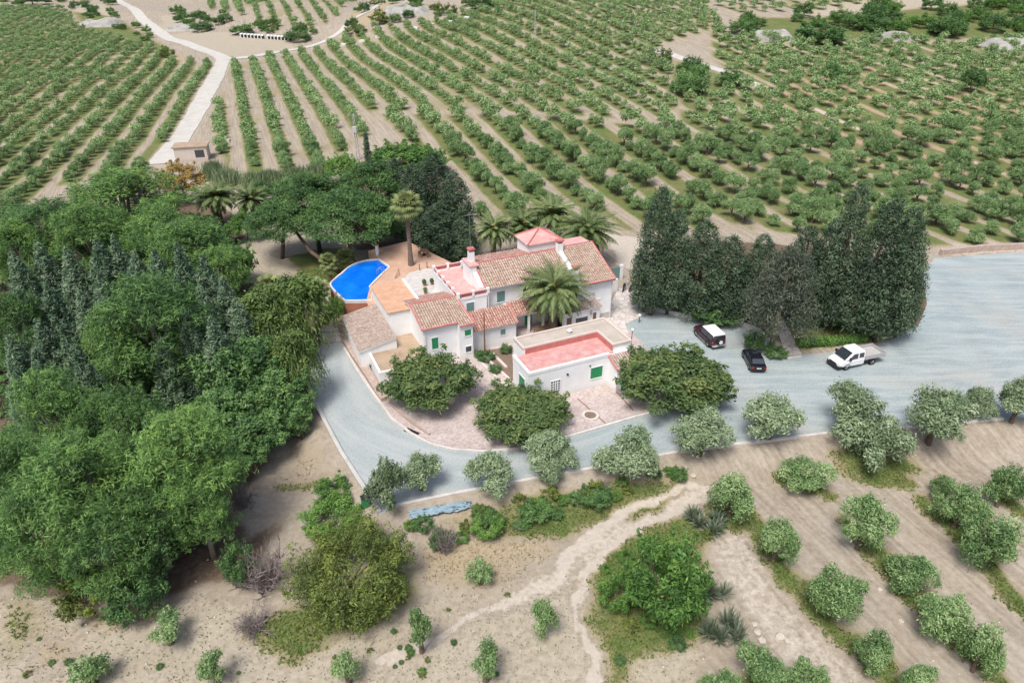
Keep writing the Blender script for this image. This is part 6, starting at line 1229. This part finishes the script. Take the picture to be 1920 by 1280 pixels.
# steps and gate at the pool path
steps = P2([(604, 616), (632, 612), (640, 640), (604, 642)]); a0, b0, c0, d0 = [np.array(q) for q in steps]; sm = MB()
for i in range(4):
    t0, t1 = 1 - (i + 1) / 4, 1 - i / 4; L0, L1 = d0 + (a0 - d0) * (1 - t1), d0 + (a0 - d0) * (1 - t0); R0, R1 = c0 + (b0 - c0) * (1 - t1), c0 + (b0 - c0) * (1 - t0)
    sm.prism(ccw([tuple(L0), tuple(R0), tuple(R1), tuple(L1)]), -.2, .16 * (i + 1))
tag(sm.build('garden_steps', 'pale_paving'), 'pale stone steps leading from the drive up to the pool gate', 'steps')
p_ = flat(606, 608, .8); pg = thing('wooden_gate', 'reddish wooden gate at the top of the steps under the weeping tree', 'gate', (p_[0], p_[1], .5), AX); MB().box(-.7, -.04, 0, .7, .04, 1.5).build('leaf', 'wood', pg); MB().box(-.9, -.1, -.8, -.72, .1, 1.7).box(.72, -.1, -.8, .9, .1, 1.7).build('gate_post', 'terracotta_wall', pg)
# planted beds between cottage and garage
def pxy(px, py, z=0): return flat(px, py, z)
for a, b, lab in (((881, 661), (962, 738), 'pale path border running from the cottage corner down to the middle round tree'), ((893, 655), (966, 722), 'second pale border beside the planted beds'), ((922, 662), (950, 690), 'narrow brick border inside the planted beds')):
    wall_line('bed_border', [a, b], .32, .16, 'pale_paving', lab, 'border', z=.03)
sheet('soil_bed', P2([(895, 660), (925, 655), (960, 650), (962, 690), (968, 720), (955, 712)]), .052, 'soil_bed', 'dark soil of the planted beds between cottage and garage', 'flower bed')
po = thing('wooden_pole', 'brown wooden pole standing in front of the veranda wall', 'pole', (*flat(909, 660), 0)); MB().cyl((0, 0, -.2), (0, 0, 5.2), .10, .07, 8).build('shaft', 'wood', po); MB().box(-.05, -.25, 4.9, .05, .25, 4.98).build('crossbar', 'wood', po)
lp = thing('garden_lamp', 'slim lamp post with a white globe at the garage corner facing the yard', 'lamp post', (*flat(1181, 668), 0)); MB().cyl((0, 0, -.1), (0, 0, 3.3), .05, .04, 8).build('post', 'dark_iron', lp); MB().ring_strip([[(q * math.cos(6.283 * k / 10), q * math.sin(6.283 * k / 10), z) for k in range(10)] for q, z in ((.06, 3.3), (.17, 3.4), (.2, 3.52), (.14, 3.66), (.03, 3.7))]).build('globe', 'white_plastic', lp, smooth=True)
lp = thing('garden_lamp', 'slim lamp post with a white globe on the gravel beside the plaza', 'lamp post', (*flat(1198, 605), 0)); MB().cyl((0, 0, -.1), (0, 0, .9), .05, .04, 8).build('post', 'dark_iron', lp); MB().ring_strip([[(q * math.cos(6.283 * k / 10), q * math.sin(6.283 * k / 10), z) for k in range(10)] for q, z in ((.06, .9), (.17, 1.0), (.2, 1.1), (.14, 1.2), (.03, 1.26))]).build('globe', 'white_plastic', lp, smooth=True)
# electric poles
for px, ht, lab in (((672, 300), 9.5, 'concrete power pole with a transformer beside the pencil cypress'), ((1003, 75), 9.0, 'lattice power pole among the upper rows')):
    p = W(*px); e = thing('power_pole', lab, 'power pole', p); m_ = MB(); 
    for sx in (-1, 1):
        for sy in (-1, 1): m_.cyl((sx * .3, sy * .3, -.3), (sx * .13, sy * .13, ht), .06, .05, 5)
    for i in range(9):
        z = ht * i / 9; s0 = .3 - .17 * i / 9; s1 = .3 - .17 * (i + 1) / 9
        m_.cyl((-s0, -s0, z), (s1, -s1, z + ht / 9), .03, n=4).cyl((-s0, s0, z), (s1, s1, z + ht / 9), .03, n=4).cyl((-s0, -s0, z), (-s1, s1, z + ht / 9), .03, n=4)
    m_.build('mast', 'concrete', e); MB().box(-1.2, -.06, ht - .3, 1.2, .06, ht - .18).build('crossarm', 'steel', e); ins = MB()
    for x in (-1.1, 0, 1.1): ins.cyl((x, 0, ht - .18), (x, 0, ht + .15), .07, .05, 6)
    ins.build('insulator', 'white_plastic', e)
    if ht > 9.2: MB().box(-.45, -.75, ht * .62, .45, -.2, ht * .62 + 1.2).build('transformer', 'concrete', e)
# hut by the white track
p = W(378, 298); ht_ = thing('field_hut', 'small cream hut with a brown flat roof and a dark window by the white track', 'hut', p, R(14)); s_ = F / depth(p); w_ = 56 / s_
MB().box(-w_ * .75, -1.6, -.5, w_ * .25, 2.6, 2.9).build('wall', 'cream_wall', ht_); MB().box(-w_ * .8, -1.8, 2.901, w_ * .3, 2.8, 3.1).build('roof', 'brown_roof', ht_); MB().box(-w_ * .12, -1.66, .8, w_ * .16, -1.601, 2.3).build('window', 'dark_glass', ht_)
p = W(418, 266); tk = thing('water_tank', 'low white concrete tank right of the hut', 'tank', p, .2); MB().box(-1.6, -1, -.4, 1.6, 1, .6).build('basin', 'pale_paving', tk); MB().box(-1.45, -.85, .601, 1.45, .85, .66).build('lid', 'concrete', tk)
# row of white boxes beside the clearing
for i in range(14):
    t = i / 13; px = (454 + 84 * t + (5 if i > 6 else 0), 70 + 6 * t); p = W(*px); s_ = F / depth(p)
    bx = thing('white_box', 'white roofed box in the row at the edge of the gravel clearing', 'storage box', p, -.3, 'row of white boxes'); k = 5.2 / s_
    MB().box(-k * .5, -k * .4, -.2, k * .5, k * .4, k * .9).build('body', 'dark_iron', bx); MB().prism([(-k * .56, -k * .5), (k * .56, -k * .5), (k * .56, k * .5), (-k * .56, k * .5)], k * .901, [k * 1.2, k * 1.2, k * 1.35, k * 1.35]).build('lid', 'white_plastic', bx); MB().box(-k * .5, -k * .43, -.1, -k * .16, -k * .401, k * .88).build('panel', 'white_plastic', bx)
for i, px in enumerate(((645, 85), (681, 78), (711, 70), (744, 62), (779, 54), (808, 47), (843, 42), (877, 34))):
    p = W(*px); s_ = F / depth(p); k = 8 / s_; bx = thing('white_slab', 'white concrete slab at the head of an orchard row', 'slab', p, -.35, 'white slabs at the row heads'); MB().box(-k * .8, -k * .6, -.4, k * .8, k * .6, .5).build('block', 'patio_white', bx); MB().box(-k * .7, -k * .5, .501, k * .7, k * .5, .6).build('cover', 'white_plastic', bx)
# blue tarpaulin, green bin, drain, ring planter
tp_ = [W(*q) for q in ((765, 962), (800, 955), (845, 947), (885, 942), (878, 958), (845, 966), (800, 978), (770, 980))]
c_ = np.mean(tp_, 0); g_ = 16; V = []
for i in range(g_):
    for j in range(g_):
        a, b = i / (g_ - 1), j / (g_ - 1); q = (np.array(tp_[0]) * (1 - a) + np.array(tp_[3]) * a) * (1 - b) + (np.array(tp_[7]) * (1 - a) + np.array(tp_[4]) * a) * b
        q = q[:2] + rng.normal(size=2) * .05; V.append((q[0], q[1], h1(*q) + .26 + .16 * float(vnoise(q[0], q[1], .8, 3))))
I = np.arange(g_ * g_).reshape(g_, g_); tag(add('tarpaulin', np_mesh('tarpaulin', np.array(V), np.stack([I[:-1, :-1], I[1:, :-1], I[1:, 1:], I[:-1, 1:]], -1).reshape(-1, 4), 'tarp')), 'crumpled blue grey tarpaulin spread below the kerb at the drive corner', 'tarpaulin')
p = W(686, 948); bn = thing('waste_bin', 'dark green wheeled bin by the wall at the sharp drive corner', 'bin', p, .5); MB().ring_strip([ring(-.3, .28, .0, .95, .04), ring(.3, .28, .05, 1.0, .04)]).build('body', 'green_paint', bn, rot=(0, 0, 0)); MB().box(-.34, -.31, 1.0, .34, .31, 1.06).build('lid', 'black_trim', bn, bevel=.02); MB().cyl((-.3, -.3, .08), (-.3, .3, .08), .08, n=10).build('wheel', 'tyre', bn)
p = flat(772, 810); dr = thing('drain_grate', 'black iron drain grate at the bend of the forecourt kerb', 'drain', (p[0], p[1], .04), -.6); MB().box(-.8, -.3, -.02, .8, .3, .03).build('frame', 'black_trim', dr); gb = MB(); [gb.box(-.72 + i * .12, -.25, .031, -.66 + i * .12, .25, .05) for i in range(12)]; gb.build('bars', 'dark_iron', dr)
p = flat(1107, 780); rp = thing('ring_planter', 'round stone ring planter on the cobbles below the green shutter', 'planter', (p[0], p[1], .03)); m_ = MB(); n = 24
m_.ring_strip([[(q * math.cos(6.283 * k / n), q * math.sin(6.283 * k / n), z) for k in range(n)] for q, z in ((.85, -.1), (.85, .14), (.6, .14), (.6, -.1))], 0, True, False); m_.build('ring', 'kerb_stone', rp); MB().poly([(.6 * math.cos(6.283 * k / n), .6 * math.sin(6.283 * k / n), .06) for k in range(n)]).build('soil', 'soil_bed', rp)
for a, b, lab in (((1083, 747), (1137, 795), 'dark red brick line across the cobbles left of the garage window'), ((1150, 728), (1188, 770), 'dark red brick line across the cobbles right of the garage window')):
    wall_line('brick_line', [a, b], .13, .03, 'brick_line', lab, 'paving line', z=.03, base=-.05)
p = flat(694, 683, .9); wp_ = thing('wall_sconce', 'dark iron ornament on the white wall of the low store beside the drive', 'ornament', (p[0], p[1], .55), AX); m_ = MB()
for q in ((0, 0, .5), (.12, -.1, .3), (-.1, .12, .2), (.05, .25, .05)): m_.cyl((0, 0, 0), q, .05, .03, 5)
m_.cyl((-.02, -.35, -.15), (-.02, .35, .1), .05, .03, 5); m_.build('ironwork', 'dark_iron', wp_)
# patio pots and chairs, terrace table
for px, lab in (((796, 536), 'dark leafy pot plant on the white patio nearest the pool'), ((798, 551), 'dark leafy pot plant in the middle of the white patio'), ((810, 534), 'pot plant against the terrace wall on the patio')):
    p = flat(*px, ZP); pt = thing('pot_plant', lab, 'pot plant', (p[0], p[1], ZP + .02)); MB().cyl((0, 0, 0), (0, 0, .34), .15, .21, 12).build('pot', 'terracotta_wall', pt); V, Fc, t = cloud([((0, 0, .6), (.28, .28, .34))], 240, .22, .08, rng); add('leaves', np_mesh('leaves', V, Fc, 'broad_leaf', t), pt)
p = flat(795, 478, ZP); tb = thing('terrace_table', 'dark round table under the conifers on the pool terrace', 'table', (p[0], p[1], ZP)); MB().cyl((0, 0, .70), (0, 0, .75), .6, n=18).build('top', 'wood', tb); MB().cyl((0, 0, 0), (0, 0, .7), .06, n=8).cyl((0, 0, 0), (0, 0, .05), .3, n=12).build('pedestal', 'dark_iron', tb)
for px, lab in (((788, 482), 'wooden chair left of the terrace table'), ((803, 482), 'wooden chair right of the terrace table')):
    p = flat(*px, ZP); ch = thing('terrace_chair', lab, 'chair', (p[0], p[1], ZP), .4); MB().box(-.22, -.22, .42, .22, .22, .46).build('seat', 'wood', ch); MB().box(-.22, .19, .461, .22, .22, .9).build('backrest', 'wood', ch)
    for x in (-.19, .19):
        for y in (-.19, .19): MB().cyl((x, y, 0), (x, y, .42), .025, n=6).build('leg', 'wood', ch)
for px, lab in (((787, 507), 'short brown post at the edge of the pool terrace nearest the palm'), ((801, 503), 'short brown post at the edge of the pool terrace nearest the parapet')):
    p = flat(*px, ZP); t_ = thing('terrace_post', lab, 'post', (p[0], p[1], ZP)); MB().cyl((0, 0, 0), (0, 0, .9), .06, n=8).build('shaft', 'wood', t_); MB().cyl((0, 0, .9), (0, 0, .98), .09, .03, 8).build('cap', 'wood', t_)
p = flat(745, 519, ZP); ld = thing('pool_ladder', 'slanting rust brown handrail between the pool terrace and the orange roof', 'handrail', (p[0], p[1], ZP), 1.2); MB().cyl((-.6, 0, .1), (.6, 0, .95), .04, n=6).cyl((-.55, 0, 0), (-.55, 0, .15), .04, n=6).cyl((.55, 0, 0), (.55, 0, .92), .04, n=6).build('rail', 'wood', ld); MB().cyl((-.5, 0, .0), (.6, 0, .45), .025, n=6).build('lower_rail', 'wood', ld)
p = flat(708, 478, ZP); um = thing('stone_pillar', 'white pillar at the back corner of the pool terrace', 'pillar', (p[0], p[1], ZP)); MB().box(-.2, -.2, -.5, .2, .2, 1.5).build('shaft', 'whitewash', um); MB().box(-.27, -.27, 1.501, .27, .27, 1.6).build('cap', 'terracotta_wall', um)
# table under the veranda
p = uvw(-1.3, 13.0); tb = thing('garden_table', 'brown wooden table in the courtyard in front of the green door', 'table', (p[0], p[1], .03), AX); MB().box(-.9, -.4, .70, .9, .4, .76).build('top', 'wood', tb)
for x in (-.8, .8):
    for y in (-.32, .32): MB().box(x - .04, y - .04, 0, x + .04, y + .04, .7).build('leg', 'wood', tb)
# stones and rubble by the bare lane
for i, (px, py, r_) in enumerate(((1463, 1193, .35), (1476, 1200, .25), (1485, 1205, .22), (1690, 1165, .2), (1420, 1185, .3), (1428, 1200, .28), (1415, 1170, .22), (1400, 1215, .2), (1300, 892, .3), (1388, 1230, .25), (1530, 1255, .2), (655, 1010, .25), (1650, 1105, .2), (1412, 1228, .24))):
    p = W(px, py); bm = bmesh.new(); bmesh.ops.create_icosphere(bm, subdivisions=2, radius=r_)
    for q in bm.verts: q.co *= 1 + .35 * (random.random() - .5); q.co.z *= .6
    me = bpy.data.meshes.new('stone'); bm.to_mesh(me); bm.free(); me.materials.append(M['stone']); tag(add('stone', me, None, (p[0], p[1], p[2] + r_ * .15)), 'pale stone lying on the soil beside the bare lanes', 'stone', 'loose stones')
